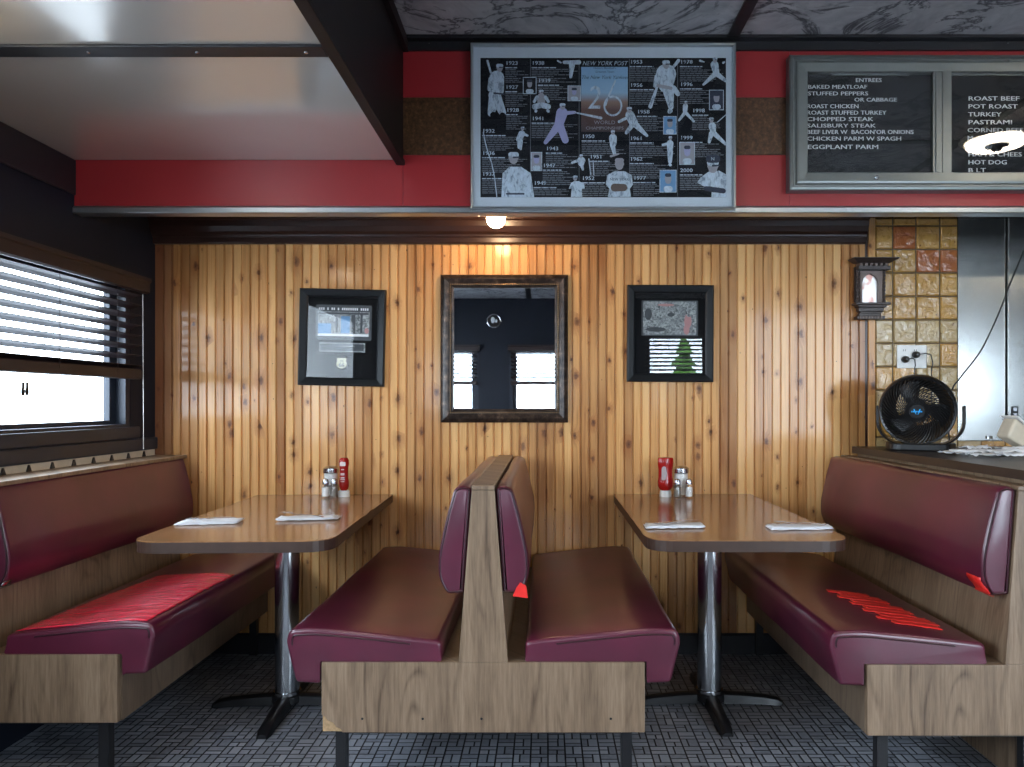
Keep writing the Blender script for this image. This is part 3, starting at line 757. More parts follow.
# corner tapes on backrests
def corner_tape(T, s, pts, bk, y=.0):
    bm = BM(); prism(bm, pts, -.0016, .0, 'y')
    return bm
bkC = [c for c in CB.children if c.name.startswith('backrest')][1]
bm = BM(); prism(bm, [(.088, .604), (.133, .598), (.128, .635), (.110, .645), (.098, .628)], .0035, .0068, 'y'); obj('tape_patch', bm, 'red_tape_matte', bkC, label='small red tape at the lower corner')
bm = BM()
pts = [(.095, .004), (.139, .004), (.1415, .012), (.1405, .05), (.139, .07)]
g = []
for (yy, dz) in ((.006, 0), (.03, .004), (.075, .012)):
    g.append([bm.verts.new((-.1385-.0015, yy, z)) for z in (.632+dz*.2, .655+dz, .70-dz)])
bm.free()
bkR = [c for c in RB.children if c.name.startswith('backrest')][0]
def wrap_tape(bk, s, prof_rng, y0, y1, label):
    """tape following the cushion outline between two profile heights"""
    pts = smoothprof(BACK, BACKR); pts = pts if area(pts) > 0 else pts[::-1]
    q = offset(pts, -.0022); seg = [p for p in q if p[0] > .095 and prof_rng[0] < p[1] < prof_rng[1]]
    seg.sort(key=lambda p: p[1]); bm = BM(); A = []; n = len(seg)
    for j, yy in enumerate((y0, (y0+y1)/2, y1)):
        A.append([bm.verts.new((s*p[0], yy+.012*math.sin(k*1.1), p[1])) for k, p in enumerate(seg)])
    for r0, r1 in zip(A, A[1:]):
        for k in range(n-1): bm.faces.new((r0[k], r0[k+1], r1[k+1], r1[k]))
    o = obj('tape_patch', bm, 'red_tape_matte', bk, smooth=True, label=label)
    md = o.modifiers.new('s', 'SOLIDIFY'); md.thickness = .001
wrap_tape(bkR, -1, (.600, .668), .009, .085, 'red tape wrapped over the lower corner')
bkL = [c for c in LB.children if c.name.startswith('backrest')][0]
wrap_tape(bkL, 1, (.600, .632), .009, .05, 'grey tape on the lower corner')
bkL.children[-1].data.materials[0] = M['steel']
# ------------------------------------------------------------------ counter behind the right bench
T = thing('service_counter', 'dark topped service counter behind the right booth carrying the fan', 'counter', (1.45, -1.34, 0))
bm = BM(); box(bm, .018, 1.3, .03, 1.322, 0, .944); obj('counter_body', bm, 'laminate', T)
bm = BM(); prism(bm, smoothprof([(-.002, -.02), (1.35, -.02), (1.35, 1.329), (-.008, 1.329), (-.008, 1.30)], [.03, .01, .001, .01, .01]), .946, .976, 'z'); obj('worktop', bm, 'counter_top', T, bevel=.004)
CT = .976
# ------------------------------------------------------------------ tables
def table(X, label, w=.322, rot=0, y=-.605):
    T = thing('dining_table', label, 'table', (X, y, 0), (0, 0, rot))
    y0, y1 = -.609, .596
    pts = smoothprof([(-w, y0), (w, y0), (w, y1), (-w, y1)], [.10, .10, .004, .004], 8)
    bm = BM(); prism(bm, pts, .748, .751, 'z'); 
    top = obj('tabletop', bm, 'table_laminate', T)
    bm = BM(); prism(bm, offset(pts if area(pts) > 0 else pts[::-1], .0006), .714, .7478, 'z'); obj('edge_band', bm, 'edge_band', top)
    bm = BM(); box(bm, -.13, .13, -.16, .16, .702, .7138); obj('mounting_plate', bm, 'black_metal', T)
    bm = BM(); lathe(bm, [(.047, .055), (.047, .7015)], 32); lathe(bm, [(.052, .052), (.052, .062)], 32); lathe(bm, [(.052, .69), (.052, .7015)], 32); obj('column', bm, 'chrome', T, smooth=True)
    bm = BM(); lathe(bm, [(.06, .022), (.058, .048), (.05, .0515), (0, .0515)], 24); obj('base_hub', bm, 'black_metal', T, smooth=True)
    for k in range(4):
        bm = BM(); a = k*PI/2+PI/2; L = .285 if k % 2 else .30
        if k == 1: L = .285
        prof = [(.05, .012, .05, .03), (.12, .010, .046, .028), (.22, .006, .036, .026), (L-.02, .002, .027, .026), (L, .002, .015, .020)]
        rings = []
        for (r, zb, zt, hw) in prof:
            rings.append([bm.verts.new(Matrix.Rotation(a, 4, 'Z') @ Vector(v)) for v in ((r, -hw, zb), (r, hw, zb), (r, hw*.8, zt-.006), (r, hw*.35, zt), (r, -hw*.35, zt), (r, -hw*.8, zt-.006))])
        for A, B in zip(rings, rings[1:]):
            for i in range(6): bm.faces.new((A[i], A[(i+1)%6], B[(i+1)%6], B[i]))
        bm.faces.new(rings[0][::-1]); bm.faces.new(rings[-1])
        obj('base_foot', bm, 'black_metal', T, smooth=35)
        bm = BM(); lathe(bm, [(.012, 0), (.012, .0045)], 10, Matrix.Translation(Matrix.Rotation(a, 4, 'Z') @ Vector((L-.03, 0, 0)))); obj('glide', bm, 'black_plastic', bpy.data.objects[-1] if False else T)
    return T
table(-1.005, 'brown laminate booth table on a chrome column, left of the double bench', .313, math.radians(2.2), -.622)
table(.645, 'brown laminate booth table on a chrome column, right of the double bench')
TT = .751
# ------------------------------------------------------------------ condiments
def sugar(x, y, label):
    T = thing('sugar_dispenser', label, 'sugar dispenser', (x, y, TT+.0005))
    bm = BM(); lathe(bm, [(.030, .0), (.034, .004), (.035, .06), (.033, .108), (.0325, .118), (.030, .118), (.0315, .06), (.031, .007), (0, .007)], 28); obj('jar', bm, 'jar_glass', T, smooth=True)
    bm = BM(); lathe(bm, [(.0305, .009), (.0312, .06), (.0303, .104), (0, .106)], 24); obj('sugar', bm, 'salt', T, smooth=True)
    bm = BM(); lathe(bm, [(.0355, .108), (.036, .112), (.035, .128), (.026, .136), (.01, .139), (0, .139)], 28); obj('lid', bm, 'steel', T, smooth=True)
def shaker(x, y, what, label):
    T = thing(what+'_shaker', label, what+' shaker', (x, y, TT+.0005)); T.scale = (1.06, 1.06, 1.2)
    bm = BM(); lathe(bm, [(.0165, 0), (.0175, .004), (.0165, .045), (.013, .054), (.0115, .054), (.0145, .045), (.0155, .006), (0, .006)], 20); obj('glass_body', bm, 'jar_glass', T, smooth=True)
    bm = BM(); lathe(bm, [(.0148, .0068), (.0140, .040), (0, .042)], 16); obj(what, bm, 'salt' if what == 'salt' else 'pepper', T, smooth=True)
    bm = BM(); lathe(bm, [(.0138, .052), (.0142, .060), (.011, .070), (.004, .073), (0, .073)], 20); obj('cap', bm, 'steel', T, smooth=True)
def ketchup(x, y, wide, label, turn=0):
    T = thing('ketchup_bottle', label, 'ketchup bottle', (x, y, TT+.0005), (0, 0, turn))
    bm = BM(); lathe(bm, [(.027, 0), (.0275, .003), (.026, .026), (.022, .029), (0, .029)], 24, None, 0, 1, .8); obj('cap', bm, 'white_plastic', T, smooth=True, label='white cap it stands on')
    if wide > 1:
        bm = BM(); lathe(bm, [(.018, .0292), (.026, .036), (.034, .050), (.0345, .07), (.031, .085), (.0305, .125), (.033, .140), (.0345, .150), (.0345, .172), (.031, .179), (0, .181)], 28, None, 0, wide, .62)
    else:
        bm = BM(); lathe(bm, [(.018, .0292), (.024, .036), (.030, .048), (.031, .07), (.027, .085), (.026, .12), (.028, .140), (.031, .150), (.030, .168), (.022, .178), (0, .180)], 28, None, 0, wide, .72)
    obj('bottle_body', bm, 'ketchup', T, smooth=True)
    return T
def lab(T, pts, mat, y, label=None):
    bm = BM(); prism(bm, pts, y, y+.001, 'y'); return obj('paper_label', bm, mat, T, label=label)
yk = 3.475-DW
ketchup(PX(344, 3.475), yk, .72, 'slim red ketchup bottle standing on its white cap, on the left table', 0)
K1 = bpy.data.objects['ketchup_bottle']
lab(K1, smoothprof([(-.013, .142), (.013, .142), (.013, .160), (-.013, .160)], .005), 'label_pale', -.0245)
bm = BM()
for (zz, hh, ww) in ((.124, .004, .014), (.100, .010, .018), (.086, .005, .018), (.079, .003, .022), (.070, .003, .018)):
    nn = 4
    for i in range(nn): box(bm, -ww/2+ww*i/nn, -ww/2+ww*(i+.7)/nn, -.0245, -.0235, zz, zz+hh)
obj('label_print', bm, 'label_pale', K1)
sugar(PX(331, 3.50), 3.50-DW, 'glass sugar jar with metal lid behind the shakers on the left table')
shaker(PX(325.5, 3.43), 3.43-DW, 'salt', 'small glass salt shaker beside the sugar jar on the left table')
shaker(PX(334, 3.44), 3.44-DW, 'pepper', 'small glass pepper shaker beside the ketchup on the left table')
K2 = ketchup(PX(665.5, 3.475), yk, 1.05, 'wide red squeeze ketchup bottle standing upside down on the right table', .1)
lab(K2, smoothprof([(-.024, .078), (-.006, .078), (-.001, .11), (-.004, .138), (-.014, .142), (-.024, .134)], .006), 'label_grey', -.0235)
sugar(PX(681, 3.50), 3.50-DW, 'glass sugar jar with metal lid behind the shakers on the right table')
shaker(PX(677.5, 3.42), 3.42-DW, 'pepper', 'small glass pepper shaker beside the ketchup on the right table')
shaker(PX(689, 3.43), 3.43-DW, 'salt', 'small glass salt shaker, rightmost of the condiments on the right table')
# ------------------------------------------------------------------ napkins with forks
def napkin(x0, x1, D, label, zbase, seed, grp=None, ang=0, wid=.085, fork=True, flabel=None):
    rnd = random.Random(seed); L = PX(x1, D)-PX(x0, D); xc = (PX(x0, D)+PX(x1, D))/2
    bm = BM(); nx, ny = 16, 6; 
    for lay in range(3):
        g = []; sk = rnd.uniform(-.006, .006)
        for j in range(ny+1):
            row = []
            for i in range(nx+1):
                a, b2 = i/nx-.5, j/ny-.5
                z = .0012+.0032*lay+(.0025*(rnd.random())) + .004*max(0, math.sin(i*.9+lay+seed))*(.5-abs(b2))
                row.append(bm.verts.new((a*L*(1-.02*lay)+sk, b2*wid*(1-.05*lay)+a*.02+sk, z)))
            g.append(row)
        for j in range(ny):
            for i in range(nx): bm.faces.new((g[j][i], g[j][i+1], g[j+1][i+1], g[j+1][i]))
    o = obj('paper_napkin', bm, 'napkin', None, smooth=50); md = o.modifiers.new('s', 'SOLIDIFY'); md.thickness = .001
    o.location = (xc, D-DW, zbase+.001); o.rotation_euler = (0, 0, ang); tag(o, label, 'napkin', grp)
    return o
def fork(x, D, label, ang, zbase, tiltz=.0):
    bm = BM(); 
    n = 14; pts = [(-.085+.1*i/n, 0, .0035*math.sin(PI*i/n)) for i in range(n+1)]
    for (a, b2) in zip(pts, pts[1:]):
        box(bm, a[0], b2[0]+.0005, -.0045, .0045, a[2], a[2]+.0018)
    box(bm, .0145, .045, -.011, .011, .002, .0038)
    for k in range(4): box(bm, .045, .085, -.011+k*.0062, -.0076+k*.0062, .002+.001, .0045)
    o = obj('fork', bm, 'steel', None, bevel=.0006); o.location = (x, D-DW, zbase); o.rotation_euler = (0, tiltz, ang); tag(o, label, 'fork')
napkin(182, 240, 2.715, 'folded paper napkin at the left seat of the left table', TT, 1, ang=.10)
napkin(279, 337, 2.80, 'folded paper napkin at the right seat of the left table', TT, 2, ang=.05)
napkin(645, 704, 2.63, 'folded paper napkin at the left seat of the right table', TT, 3, ang=-.02)
napkin(768, 831, 2.605, 'folded paper napkin at the right seat of the right table', TT, 4, ang=-.03)
fork(PX(212, 2.715), 2.715, 'steel fork lying on the napkin at the left seat of the left table', PI+.12, TT+.0165, .02)
fork(PX(303, 2.80), 2.80, 'steel fork lying on the napkin at the right seat of the left table', .35+PI-.6, TT+.0165, -.06)
fork(PX(676, 2.63), 2.63, 'steel fork lying on the napkin at the left seat of the right table', PI+.35, TT+.0165, .04)
fork(PX(800, 2.605), 2.605, 'steel fork lying on the napkin at the right seat of the right table', PI-.35, TT+.0165, .0)
# ------------------------------------------------------------------ pictures and mirror
def frame_ring(bm, w, h, fw, y0, y1, lip=.0, steps=None):
    """mitred frame, outer w x h centred; steps = [(inset, y)] profile from outer to inner"""
    steps = steps or [(0, y1), (0, y0), (fw*.15, y0-.004), (fw*.8, y0+.004), (fw, y0+.01), (fw, y1)]
    rings = []
    for ins, y in steps:
        a, b2 = w/2-ins, h/2-ins
        rings.append([bm.verts.new(v) for v in ((-a, y, -b2), (a, y, -b2), (a, y, b2), (-a, y, b2))])
    for A, B in zip(rings, rings[1:]):
        for i in range(4): bm.faces.new((A[i], A[(i+1)%4], B[(i+1)%4], B[i]))
    A, B = rings[-1], rings[0]
    for i in range(4): bm.faces.new((A[i], A[(i+1)%4], B[(i+1)%4], B[i]))
def rect(bm, x0, x1, z0, z1, y, mi=0, t=.0006): box(bm, x0, x1, y-t, y, z0, z1, mi)
kw = DW/F*.992
FG = 'frame_glass'
def pic(label, x0, x1, y0, y1, roll):
    w, h = (x1-x0)*kw, (y1-y0)*kw
    T = thing('picture_frame', label, 'picture', (PX((x0+x1)/2, DW-.02), -.003, PZ((y0+y1)/2, DW-.02)), (0, roll, 0))
    bm = BM(); frame_ring(bm, w, h, .038, -.024, -.0005); obj('frame', bm, 'black_frame', T, bevel=.001)
    bm = BM(); box(bm, -w/2+.036, w/2-.036, -.008, -.003, -h/2+.036, h/2-.036); obj('mat_board', bm, 'menu_black', T)
    bm = BM(); box(bm, -w/2+.037, w/2-.037, -.0135, -.0125, -h/2+.037, h/2-.037); obj('glass_pane', bm, FG, T)
    return T, w, h
P1, w, h = pic('black framed picture with a route shield, left of the mirror', 299, 385, 289, 386, math.radians(1.3))
# crop scale 6.67; local coordinates from crop (290,280)
def lc(cx, cy, s, ox, oy, fx, fy): return ((ox+cx/s-fx)*kw, -(oy+cy/s-fy)*kw)
def L1(cx, cy): return lc(cx, cy, 6.67, 290, 280, 342, 337.5)
bm = BM(); (a, zt_), (b2, zb_) = L1(165, 165), L1(540, 400); prism(bm, smoothprof([(a, zb_), (b2, zb_), (b2, zt_), (a, zt_)], .008), -.0092, -.0082, 'y', 0)
def r1(x0, y0, x1, y1, mi, yy=-.0095):
    (a, zt_), (b2, zb_) = L1(x0, y0), L1(x1, y1); rect(bm, a, b2, zb_, zt_, yy, mi)
r1(180, 210, 525, 375, 1); r1(182, 290, 270, 360, 2, -.0102); r1(300, 250, 315, 350, 3, -.0102); r1(335, 240, 395, 355, 2, -.0102); r1(405, 230, 430, 360, 3, -.0102); r1(440, 240, 460, 340, 1, -.0108); r1(465, 225, 480, 350, 3, -.0102); r1(180, 358, 520, 374, 4, -.0108); r1(185, 215, 520, 228, 3, -.0102)
(a, z_) = L1(350, 203); text(bm, 'MAIN STREET DINER SINCE', a, z_, .006, -.0104, 4, 'CENTER') if False else None
rndp = random.Random(5)
for i in range(24):
    cx = 186+i*14; 
    if rndp.random() < .85: r1(cx, 184, cx+9, 200, 4, -.0104)
ellip(bm, (*[L1(508, 335)[0], -.0104], L1(508, 335)[1]), (.010, .0006, .014), 12, 6, 5)
obj('photograph', bm, ['photo_dark', 'photo_grey', 'poster_blue', 'photo_dark', 'white_print', 'photo_pink'], P1)
bm = BM(); (a, zt_), (b2, zb_) = L1(193, 418), L1(500, 480); rect(bm, a, b2, zb_, zt_, -.0082, 0); (a, zt_), (b2, zb_) = L1(203, 426), L1(490, 472); rect(bm, a, b2, zb_, zt_, -.0090, 1)
for i in range(5): (a, zt_), (b2, zb_) = L1(325+i*22, 436), L1(341+i*22, 446); rect(bm, a, b2, zb_, zt_, -.0097, 0)
obj('title_plate', bm, ['photo_grey', 'photo_dark'], P1)
bm = BM(); sc_ = .0235; c0 = L1(345, 555)
sh = [(0, -1), (.55, -.78), (.95, -.35), (.92, .15), (.72, .45), (.95, .75), (.62, 1.0), (.3, .88), (0, 1), (-.3, .88), (-.62, 1.0), (-.95, .75), (-.72, .45), (-.92, .15), (-.95, -.35), (-.55, -.78)]
prism(bm, smoothprof([(c0[0]+p[0]*sc_*1.12, c0[1]+p[1]*sc_*1.12) for p in sh], .002), -.0092, -.0082, 'y', 0)
text(bm, '66', c0[0]-.001, c0[1]-.017, .019, -.0096, 1, 'CENTER', bold=.08); text(bm, 'US', c0[0], c0[1]+.007, .008, -.0096, 1, 'CENTER', bold=.08)
obj('route_shield', bm, ['shield_cream', 'photo_dark'], P1, label='cream route 66 shield')
FG = 'frame_glass_clear'
P2, w, h = pic('black framed reclining scene picture, right of the mirror', 627, 713.5, 285, 382, math.radians(.3))
def L2(cx, cy): return lc(cx, cy, 5.9, 600, 270, 670.2, 333.5)
bm = BM()
def r2(x0, y0, x1, y1, mi, yy=-.0095):
    (a, zt_), (b2, zb_) = L2(x0, y0), L2(x1, y1); rect(bm, a, b2, zb_, zt_, yy, mi)
(a, zt_), (b2, zb_) = L2(245, 178), L2(580, 388); prism(bm, smoothprof([(a, zb_), (b2, zb_), (b2, zt_), (a, zt_)], .006), -.0090, -.0082, 'y', 0)
(a, zt_), (b2, zb_) = L2(255, 184), L2(570, 382); prism(bm, smoothprof([(a, zb_), (b2, zb_), (b2, zt_), (a, zt_)], .006), -.0098, -.0091, 'y', 1)
def e2(cx, cy, rx, rz, mi, yy=-.0100):
    c = L2(cx, cy); ellip(bm, (c[0], yy, c[1]), (rx*kw/5.9, .0005, rz*kw/5.9), 14, 6, mi)
e2(285, 260, 22, 35, 2); e2(355, 270, 20, 18, 3); e2(380, 310, 60, 18, 3, -.0103); e2(330, 350, 60, 14, 2); e2(520, 300, 22, 45, 4); e2(525, 262, 14, 14, 3, -.0104); e2(512, 350, 18, 32, 4, -.0104); e2(420, 262, 22, 12, 2); e2(390, 205, 50, 8, 4)
obj('photograph', bm, ['photo_dark', 'photo_grey', 'photo_dark', 'photo_grey', 'photo_pink'], P2)
# mirror
mx0, mx1, my0, my1 = 440.5, 568, 274.5, 422.5
w, h = (mx1-mx0)*kw, (my1-my0)*kw
T = thing('wall_mirror', 'large mirror in a distressed dark frame on the beadboard wall', 'mirror', (PX((mx0+mx1)/2, DW-.03), -.003, PZ((my0+my1)/2, DW-.03)))
bm = BM(); fw = .062; frame_ring(bm, w, h, fw, 0, 0, steps=[(0, -.0005), (0, -.022), (.006, -.030), (.020, -.036), (.034, -.030), (.040, -.026), (.050, -.027), (.053, -.020), (fw, -.016), (fw, -.0005)])
fr = obj('frame', bm, 'distressed', T, smooth=30)
bm = BM(); a, b2 = w/2-.0465, h/2-.0465; sp = .0085
def beads(p, q):
    L = (Vector(q)-Vector(p)).length; n_ = int(L/sp)
    for i in range(n_):
        c = Vector(p).lerp(Vector(q), i/n_); ellip(bm, (c.x, -.0285, c.y), (.0032, .0032, .0032), 6, 4)
beads((-a, -b2), (a, -b2)); beads((a, -b2), (a, b2)); beads((a, b2), (-a, b2)); beads((-a, b2), (-a, -b2))
obj('bead_trim', bm, 'bead_bronze', fr, smooth=True, label='fine bronze beading')
bm = BM(); box(bm, -w/2+.058, w/2-.058, -.013, -.008, -h/2+.058, h/2-.058); obj('mirror_glass', bm, 'mirror', T)
# round plaque on the rear wall, seen in the mirror
T = thing('round_plaque', 'small round ring ornament on the rear wall, seen in the mirror', 'plaque', (-.56, YR+.001, 2.08), (0, 0, PI))
bm = BM(); tube(bm, [(.072*math.cos(2*PI*i/28), -.012, .072*math.sin(2*PI*i/28)) for i in range(28)], .007, 8, closed=True); obj('ring', bm, 'steel', T, smooth=True)
bm = BM(); lathe(bm, [(.068, 0), (.068, .008), (0, .008)], 28, Matrix.Rotation(PI/2, 4, 'X')); obj('dial', bm, 'black_plastic', T)
bm = BM(); ellip(bm, (.012, -.012, .01), (.022, .004, .035), 12, 6); ellip(bm, (-.025, -.012, 0), (.012, .004, .02), 12, 6); obj('emblem', bm, 'white_print', T, smooth=True)
# ------------------------------------------------------------------ poster
DP = 2.94; kp = DP/F; S5 = 3.531
def pc(cx, cy): return PX(460+cx/S5, DP), PZ(30+cy/S5, DP)
YP = DP-DW
T = thing('framed_poster', 'wide framed baseball championship poster on the red band above the mirror', 'poster', (0, 0, 0))
(ax, az), (bx_, bz) = pc(38, 50), pc(972, 634)
w, h = bx_-ax, az-bz; cxp, czp = (ax+bx_)/2, (az+bz)/2
bm = BM(); frame_ring(bm, w, h, .014, 0, 0, steps=[(0, YF-YP-.0005), (0, -.012), (.003, -.014), (.008, -.013), (.010, -.006), (.010, YF-YP-.0005)])
for v in bm.verts: v.co += Vector((cxp, YP, czp))
obj('frame', bm, 'aluminium', T, label='silver metal frame')
bm = BM(); box(bm, ax+.0095, bx_-.0095, YP+.004, YP+.012, bz+.0095, az-.0095); obj('mat_board', bm, 'pale_mat', T)
bm = BM(); yb = YP+.0035
def pq(x0, y0, x1, y1, mi, lay):
    (a, zt_), (b2, zb_) = pc(x0, y0), pc(x1, y1); y = yb-.0003*lay; poly(bm, [(a, y, zb_), (b2, y, zb_), (b2, y, zt_), (a, y, zt_)], mi)
LC = [0]
def ly(lay): LC[0] += 1; return yb-.0003*lay-LC[0]*1e-5
def cap(x0, y0, x1, y1, r0, r1, mi, lay, n=7):
    d = math.atan2(y1-y0, x1-x0); P = []
    for i in range(n+1): a = d+PI/2+PI*i/n; P.append((x0+r0*math.cos(a), y0+r0*math.sin(a)))
    for i in range(n+1): a = d-PI/2+PI*i/n; P.append((x1+r1*math.cos(a), y1+r1*math.sin(a)))
    y = ly(lay); poly(bm, [(pc(*p)[0], y, pc(*p)[1]) for p in P], mi)
def pp(pts, mi, lay):
    y = ly(lay); poly(bm, [(pc(*p)[0], y, pc(*p)[1]) for p in pts], mi)
pq(72, 97, 940, 590, 0, 0)
K, WH, TX, LV, SK, GL, BL, NV, SKY = range(9)
pq(428, 129, 593, 358, SKY, 1)
years = [('1923', 160, 122), ('1927', 160, 207), ('1928', 163, 288), ('1932', 78, 362), ('1936', 78, 440), ('1937', 78, 514), ('1938', 253, 122), ('1939', 275, 184), ('1941', 253, 318), ('1943', 303, 424), ('1947', 292, 484), ('1949', 260, 546), ('1950', 430, 381), ('1951', 458, 453), ('1952', 430, 529), ('1953', 600, 118), ('1956', 600, 200), ('1958', 625, 294), ('1961', 600, 388), ('1962', 600, 461), ('1977', 612, 528), ('1978', 777, 118), ('1996', 777, 197), ('1998', 820, 290), ('1999', 777, 386), ('2000', 777, 501)]
for s, cx, cy in years:
    a, z_ = pc(cx, cy); text(bm, s, a, z_, 13*kp/S5, yb-.0016, WH, wx=1.2, bold=.07)
rt = random.Random(2)
for s, cx, cy in years:
    xe = next(e for e in (165+80, 425, 596, 768, 936) if e > cx+20)
    xe = {0: 243}.get(0) if cx < 245 else xe
    nl = 9; y = cy+8
    for i in range(nl):
        if y > 583: break
        x_ = cx; L = (xe-cx)*(rt.uniform(.45, .98) if i else .5)
        while x_ < cx+L:
            wd = rt.uniform(10, 26); pq(x_, y, min(x_+wd, cx+L), y+(2.6 if i else 3.6), WH if i == 0 else TX, 1); x_ += wd+2.5
        y += 6.4
for x_ in (248, 420, 598, 768): pq(x_, 100, x_+1.5, 588, TX, 1)
def head(x, y, r, lay=4, capped=True, skin=SK):
    cap(x, y, x, y+r*.35, r, r*.8, skin, lay)
    if capped: cap(x-r*.5, y-r*.65, x+r*.5, y-r*.65, r*.55, r*.55, WH, lay+1); cap(x, y-r*.15, x+r*1.2, y-r*.2, r*.18, r*.1, NV, lay+2)
# figures
cap(97, 108, 113, 165, 4, 3, WH, 2); cap(130, 168, 135, 212, 26, 20, WH, 3); cap(110, 172, 104, 208, 9, 8, WH, 4); cap(122, 230, 150, 290, 22, 13, WH, 3); cap(120, 235, 110, 292, 18, 13, WH, 4); head(140, 133, 12); cap(120, 222, 155, 226, 3, 3, NV, 5); cap(118, 300, 122, 330, 12, 8, K, 5); cap(150, 300, 150, 345, 10, 10, K, 5)
pp([(146, 590), (150, 505), (175, 482), (215, 482), (250, 505), (262, 590)], WH, 3); head(189, 452, 18, 4); cap(165, 578, 225, 578, 3, 3, NV, 5)
for a in ((360, 292, 350, 330, 20, 16), (365, 293, 405, 290, 8, 5), (348, 335, 302, 396, 15, 7), (352, 335, 372, 388, 14, 12)): cap(*a, LV, 3)
cap(404, 290, 498, 310, 2, 5, WH, 4); head(362, 270, 10)
cap(368, 113, 420, 113, 6, 8, WH, 3); cap(396, 118, 391, 165, 11, 5, WH, 3); cap(345, 108, 356, 114, 3, 3, WH, 3)
cap(287, 236, 287, 258, 14, 14, SK, 3); cap(283, 265, 264, 270, 10, 10, WH, 4); cap(291, 265, 311, 270, 10, 10, WH, 4); cap(272, 236, 262, 252, 6, 5, WH, 3); cap(302, 236, 312, 252, 6, 5, WH, 3); head(287, 220, 8); cap(268, 284, 268, 286, 5, 5, WH, 3); cap(310, 284, 312, 286, 5, 5, WH, 3)
cap(218, 366, 208, 386, 12, 10, WH, 3); cap(208, 390, 208, 414, 7, 5, WH, 3); cap(216, 390, 214, 420, 6, 4, WH, 3); cap(224, 366, 238, 372, 5, 4, WH, 3); head(221, 348, 6)
pp([(384, 560), (392, 540), (404, 533), (420, 533), (438, 542), (441, 560), (430, 560), (432, 589), (392, 589), (394, 560)], WH, 3); head(407, 523, 8)
pp([(522, 589), (528, 560), (515, 545), (520, 512), (545, 498), (582, 498), (606, 512), (611, 545), (600, 560), (604, 589)], WH, 3); head(563, 474, 17, 4, False); cap(546, 556, 578, 556, 14, 13, GL, 5); cap(555, 460, 571, 460, 8, 8, SK, 5)
a, z_ = pc(563, 532); text(bm, 'NEW YORK', a, z_, 9*kp/S5, yb-.0042, NV, 'CENTER')
cap(728, 155, 728, 195, 36, 26, WH, 3); cap(698, 165, 690, 195, 11, 8, WH, 3); cap(735, 205, 745, 272, 22, 9, WH, 3); cap(755, 205, 770, 225, 10, 8, WH, 3); head(728, 122, 13); cap(772, 107, 725, 165, 6, 3, WH, 5); cap(697, 198, 672, 270, 4, 7, WH, 4); cap(742, 285, 740, 288, 9, 7, WH, 4); cap(700, 196, 745, 205, 6, 6, SK, 5)
cap(600, 300, 612, 325, 16, 16, WH, 3); cap(608, 335, 588, 362, 9, 6, WH, 3); cap(622, 335, 660, 372, 11, 5, WH, 3); cap(592, 308, 562, 323, 5, 5, WH, 3); head(598, 282, 9)
cap(540, 380, 541, 400, 14, 12, WH, 3); cap(538, 404, 546, 436, 9, 6, WH, 3); head(540, 362, 7); cap(533, 445, 560, 437, 4, 3, SK, 3)
cap(428, 462, 428, 470, 15, 11, WH, 3); cap(412, 462, 396, 468, 5, 4, WH, 3); cap(430, 478, 434, 492, 6, 4, WH, 3); head(428, 446, 6); cap(455, 455, 462, 510, 2, 2, WH, 3); cap(470, 460, 473, 512, 1.5, 1.5, WH, 3)
cap(742, 400, 742, 425, 12, 10, WH, 3); cap(742, 430, 742, 464, 10, 7, WH, 3); cap(730, 402, 716, 405, 5, 4, WH, 3); head(743, 382, 6); cap(741, 474, 743, 476, 5, 5, WH, 3)
cap(899, 122, 905, 150, 14, 11, WH, 3); cap(900, 155, 860, 192, 9, 4, WH, 3); cap(908, 155, 938, 178, 9, 6, WH, 3); head(901, 106, 8); cap(848, 108, 862, 112, 4, 2, WH, 3); cap(930, 115, 934, 112, 4, 3, WH, 3)
cap(796, 268, 795, 285, 9, 8, WH, 3); cap(792, 294, 774, 318, 6, 4, WH, 3); cap(800, 294, 826, 322, 6, 4, WH, 3); head(798, 256, 5)
cap(891, 338, 894, 358, 13, 10, WH, 3); cap(888, 365, 880, 395, 9, 5, WH, 3); cap(898, 365, 938, 402, 9, 5, WH, 3); cap(908, 326, 940, 298, 1.5, 1.5, WH, 3); head(888, 318, 8)
pp([(838, 538), (850, 520), (878, 500), (915, 496), (941, 510), (941, 590), (888, 590), (890, 552), (862, 552)], WH, 3); head(893, 482, 20, 4); cap(882, 455, 906, 455, 14, 14, NV, 7); cap(870, 560, 930, 568, 9, 9, NV, 6)
a, z_ = pc(892, 461); text(bm, 'N', a, z_, 12*kp/S5, yb-.0048, WH, 'CENTER')
for (x0, y0, x1, y1, c_) in ((222, 165, 270, 225, K), (380, 195, 427, 250, SK), (250, 430, 290, 497, SK), (718, 303, 765, 368, BL), (775, 395, 830, 475, SK), (705, 493, 765, 573, BL), (880, 210, 932, 282, NV)):
    pq(x0, y0, x1, y1, WH, 2); pq(x0+2.5, y0+2.5, x1-2.5, y1-2.5, c_, 3); mxx = (x0+x1)/2; hh = y1-y0
    cap(mxx-6, y1-hh*.15, mxx+6, y1-hh*.15, hh*.13, hh*.13, WH, 4); cap(mxx, y0+hh*.38, mxx, y0+hh*.5, hh*.15, hh*.13, LV if c_ == SK else SK, 5); cap(mxx-5, y0+hh*.24, mxx+5, y0+hh*.24, hh*.08, hh*.08, NV, 6)
